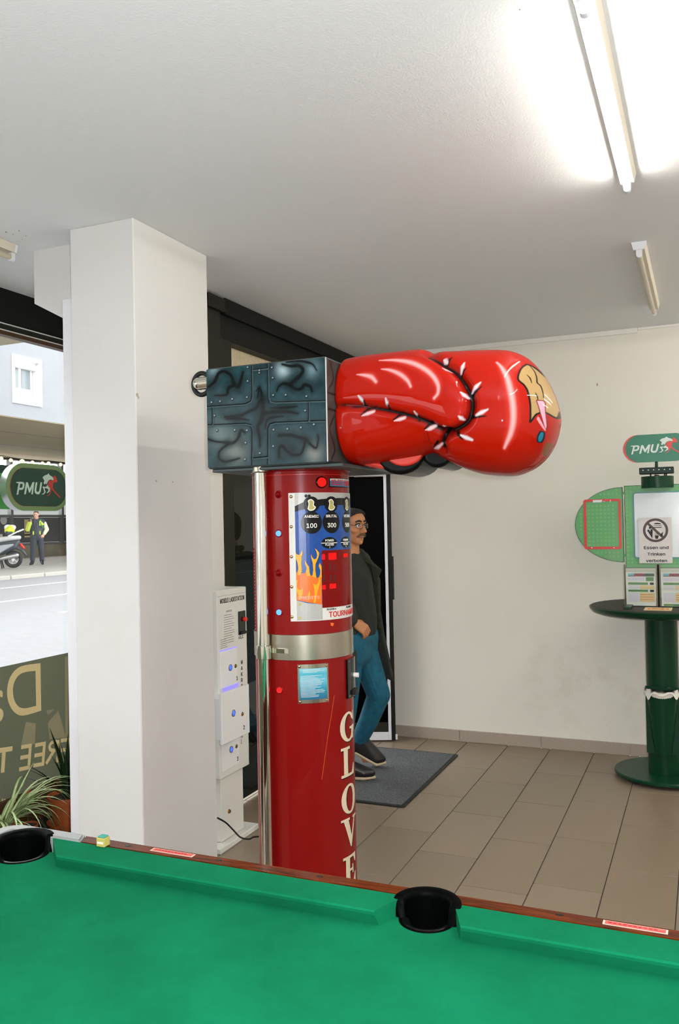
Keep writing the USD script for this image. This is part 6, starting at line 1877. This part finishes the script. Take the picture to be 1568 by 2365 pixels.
part(wn, 'roller_blind_box', bx(FXb - 0.22, FXb - 0.10, wy0 + 0.06, wy1 - 0.06, wz1 - 0.26, wz1 - 0.08), 'white_plastic')
for a, b in ((0.12, 0.42), (0.54, 0.84)):
    part(wn, 'window_pane', bx(FXb - 0.222, FXb - 0.205, wy0 + a * (wy1 - wy0), wy0 + b * (wy1 - wy0), wz0 + 0.36 * hgt_, wz1 - 0.26), 'window_pane_far')
part(wn, 'lower_panel', bx(FXb - 0.222, FXb - 0.20, wy0 + 0.08, wy1 - 0.08, wz0 + 0.04, wz0 + 0.34 * hgt_), 'white_frame')
part(fcd, 'back_wall', bx(-31, -30.7, -20, 60, 0, ZS), 'far_wall')

fn = thing('fence', 'grey panelled fence on a low concrete wall behind the rider', 'fence', (-24.4, 26, 0.54))
part(fn, 'plinth', bx(-24.6, -24.3, 0, 50, 0.40, 1.02, 0.02), 'concrete')
part(fn, 'rail', bx(-24.42, -24.26, 0, 50, 1.02, 1.10), 'fence_grey')
part(fn, 'rail', bx(-24.42, -24.26, 0, 50, 2.10, 2.20), 'fence_grey')
for i in range(-3, 6):
    y = 24.644 + 2.769 * i
    part(fn, 'post', bx(-24.44, -24.24, y - 0.06, y + 0.06, 1.0, ZS - 0.1), 'fence_grey')
    part(fn, 'panel', bx(-24.38, -24.34, y + 0.07, y + 2.70, 1.11, 2.09), 'fence_panel')
FP = -24.33


def Q(x, y):
    q = P(x / 7.883, 1050 + y / 7.883, x=FP)
    return (q[1], q[2])


po = [Q(65, 1120), Q(65, 1280)]
solo('poster', slab(affinity.scale(Point(Q(65, 1195)).buffer(1, 24), abs(Q(125, 1195)[0] - Q(5, 1195)[0]) / 2, abs(po[0][1] - po[1][1]) / 2), (FP, 0, 0), Y, Z, 0.01), 'road_paint', 'white oval poster on the fence', 'poster')
m0, m1 = Q(440, 1180), Q(545, 1505)
pp_ = thing('poster', 'cream poster with a dark letter M on the fence', 'poster', (FP, m0[1], m1[1]))
part(pp_, 'sheet', slab(sbox(m0[0], m1[1], m1[0], m0[1]), (FP, 0, 0), Y, Z, 0.01), 'paper_tan')
part(pp_, 'lettering', text_on('M', 0.2, (FP + 0.01, m0[0] + 0.03, m1[1] + 0.18), Y, Z, True, (m1[0] - m0[0]) * 0.7, 0.004), 'ink')
part(pp_, 'printed_band', slab(sbox(m0[0], m1[1] + 0.07, m1[0], m1[1] + 0.13), (FP, 0, 0), Y, Z, 0.013), 'ink')
k0, k1 = Q(-60, 1450), Q(45, 1540)
solo('poster', slab(sbox(k0[0], k1[1], k1[0], k0[1]), (FP, 0, 0), Y, Z, 0.01), 'paper_white', 'white notice low on the fence at the left edge', 'poster')

# string of lamps under the soffit
sg_ = thing('string_lights', 'string of small warm lamps under the brown soffit', 'string lights', (-23, 25, 4.0))
pts = []
for i, (x, y) in enumerate(((-20, 1062), (3, 1059), (25, 1063), (51, 1066.5), (75, 1068), (98, 1070), (112, 1070), (140, 1073))):
    c = P(x, y, x=-23.0)
    pts.append(c + Z * 0.10)
    part(sg_, 'bulb', geo(Manifold.sphere(0.07 if i != 3 else 0.10, 12).translate([float(v) for v in c])), 'bulb_warm', smooth=True)
part(sg_, 'wire', tube(spl(np.array(pts), 4), 0.012, 5), 'black_frame')

# balcony over the street and the neighbouring house
e_ = P(40, 793, z=5.2)
part(fcd, 'balcony', bx(FXb, -11.0, 6.5, e_[1], 5.2, 5.38), 'render_beige', label='beige balcony slab')
part(fcd, 'tan_wall', bx(-15.7, -15.44, 23, 60, 0.5, 11), 'render_tan', label='tan part of the front')
solo('outer_wall', bx(XW - 0.34, XW - 0.125, YR, 4.03, CE, 6.0), 'render_beige', 'outside of the shop front above the window', 'wall', kind='structure')
solo('outer_wall', bx(XD - 0.34, XD - 0.125, 4.03, 12, CE - 0.05, 6.0), 'render_beige', 'outside of the shop front above the entrance', 'wall', kind='structure')
solo('outer_wall', bx(-2.76, -2.56, YB, 14, -0.02, 6.0), 'render_beige', 'outside wall beyond the entrance', 'wall', kind='structure')
solo('threshold', bx(XD - 1.0, XD, 4.03, YB, -0.1, -0.004), 'paving', 'pale stone threshold outside the entrance', 'threshold', kind='structure')

# parked scooter and the helmet on it
O2 = V3(-18.06, 18.37, 0.535)
sfw = V3(-0.80, -0.60, 0)                                          # its front points out of the picture to the left
_, ssd, _ = basis(sfw)


def sc_(a, b, c):
    return O2 + sfw * a + ssd * b + Z * c


sco = thing('scooter', 'grey parked scooter with pale seat, seen from its rear wheel', 'scooter', tuple(O2))
for a, r in ((0.0, 0.245), (1.28, 0.245)):
    ring = [sc_(a + (r - 0.055) * math.cos(t), 0, r + (r - 0.055) * math.sin(t)) for t in np.linspace(0, 2 * np.pi, 41)]
    wh_ = part(sco, 'wheel', tube(ring, 0.055, 12, False), 'black_rubber', smooth=60)
    part(wh_, 'rim', cat_([tube([sc_(a + 0.135 * math.cos(t), 0, r + 0.135 * math.sin(t)) for t in np.linspace(0, 2 * np.pi, 33)], 0.014, 8, False)] + [cyl(sc_(a, 0, r), sc_(a + 0.13 * math.cos(k), 0, r + 0.13 * math.sin(k)), 0.012, 6) for k in np.arange(5) * 1.2566]), 'alu', smooth=60)
    part(wh_, 'hub', cyl(sc_(a, -0.05, r), sc_(a, 0.05, r), 0.045, 16), 'alu')
part(sco, 'rear_body', flesh([hull([(sc_(-0.12, 0, 0.74), 0.07), (sc_(-0.05, 0.06, 0.60), 0.06), (sc_(-0.05, -0.06, 0.60), 0.06), (sc_(0.62, 0, 0.66), 0.10), (sc_(0.60, 0, 0.42), 0.10), (sc_(0.30, 0, 0.46), 0.09)])], 0.03, 4), 'scooter_dark', smooth=True)
part(sco, 'side_panel', flesh([hull([(sc_(0.0, 0.11, 0.66), 0.03), (sc_(0.50, 0.12, 0.60), 0.04), (sc_(0.42, 0.12, 0.42), 0.04)])], 0.03, 3), 'scooter_grey', smooth=True)
part(sco, 'seat', flesh([hull([(sc_(-0.16, 0, 0.86), 0.06), (sc_(0.05, 0.06, 0.85), 0.07), (sc_(0.05, -0.06, 0.85), 0.07), (sc_(0.55, 0.05, 0.78), 0.08), (sc_(0.55, -0.05, 0.78), 0.08), (sc_(0.75, 0, 0.72), 0.06)])], 0.03, 4), 'scooter_seat', smooth=True)
part(sco, 'grab_rail', tube(spl(np.array([sc_(0.12, 0.10, 0.90), sc_(-0.12, 0.10, 1.02), sc_(-0.26, 0.05, 1.08), sc_(-0.26, -0.05, 1.08), sc_(-0.12, -0.10, 1.02)]), 5), 0.022, 8), 'reflective', smooth=True)
part(sco, 'mudguard', flesh([chain([(sc_(-0.05, 0, 0.60), 0.05), (sc_(-0.24, 0, 0.50), 0.045), (sc_(-0.34, 0, 0.36), 0.03)])], 0.02, 3), 'scooter_dark', smooth=True)
part(sco, 'tail_light', flesh([hull([(sc_(-0.22, 0.05, 0.66), 0.035), (sc_(-0.30, 0.06, 0.56), 0.03)])], 0.02, 2), 'tail_red', smooth=True)
part(sco, 'exhaust', flesh([chain([(sc_(-0.10, 0.13, 0.36), 0.07), (sc_(0.22, 0.13, 0.30), 0.06), (sc_(0.50, 0.10, 0.22), 0.03)])], 0.025, 3), 'alu', smooth=True)
part(sco, 'footboard', bx(-0.35, 0.35, -0.16, 0.16, 0, 0.06, 0.02).apply_transform(frame_to(sc_(0.85, 0, 0.26), sfw, ssd)), 'scooter_dark')
part(sco, 'leg_shield', flesh([hull([(sc_(1.08, 0.18, 0.78), 0.04), (sc_(1.08, -0.18, 0.78), 0.04), (sc_(1.14, 0.14, 0.40), 0.04), (sc_(1.14, -0.14, 0.40), 0.04)])], 0.04, 3), 'scooter_grey', smooth=True)
part(sco, 'handlebar', cat_([tube([sc_(0.98, 0.32, 1.02), sc_(1.06, 0, 1.0), sc_(0.98, -0.32, 1.02)], 0.02, 8), cyl(sc_(1.26, 0, 0.26), sc_(1.06, 0, 1.0), 0.03, 10)]), 'scooter_dark')
part(sco, 'stand', cat_([cyl(sc_(0.34, 0.10, 0.28), sc_(0.28, 0.16, 0.0), 0.015, 8), cyl(sc_(0.34, -0.10, 0.28), sc_(0.28, -0.16, 0.0), 0.015, 8)]), 'black_frame')
hc_ = sc_(0.10, 0, 1.065)
hm = thing('helmet', 'yellow-green and white crash helmet on the scooter seat', 'helmet', tuple(hc_ - Z * 0.13))
part(hm, 'shell', flesh([hull([(hc_, 0.13), (hc_ + Z * 0.03 - sfw * 0.03, 0.13)])], 0.03, 2), 'helmet_yellow', smooth=True)
part(hm, 'white_band', flesh([hull([(hc_ + Z * 0.085 + sfw * 0.05, 0.085), (hc_ + Z * 0.085 - sfw * 0.11, 0.075)])], 0.03, 2), 'reflective', smooth=True)
part(hm, 'visor_opening', flesh([hull([(hc_ + ssd * 0.07 - Z * 0.07 + sfw * 0.03, 0.07), (hc_ + ssd * 0.07 - Z * 0.07 - sfw * 0.05, 0.06)])], 0.03, 2), 'scooter_dark', smooth=True)
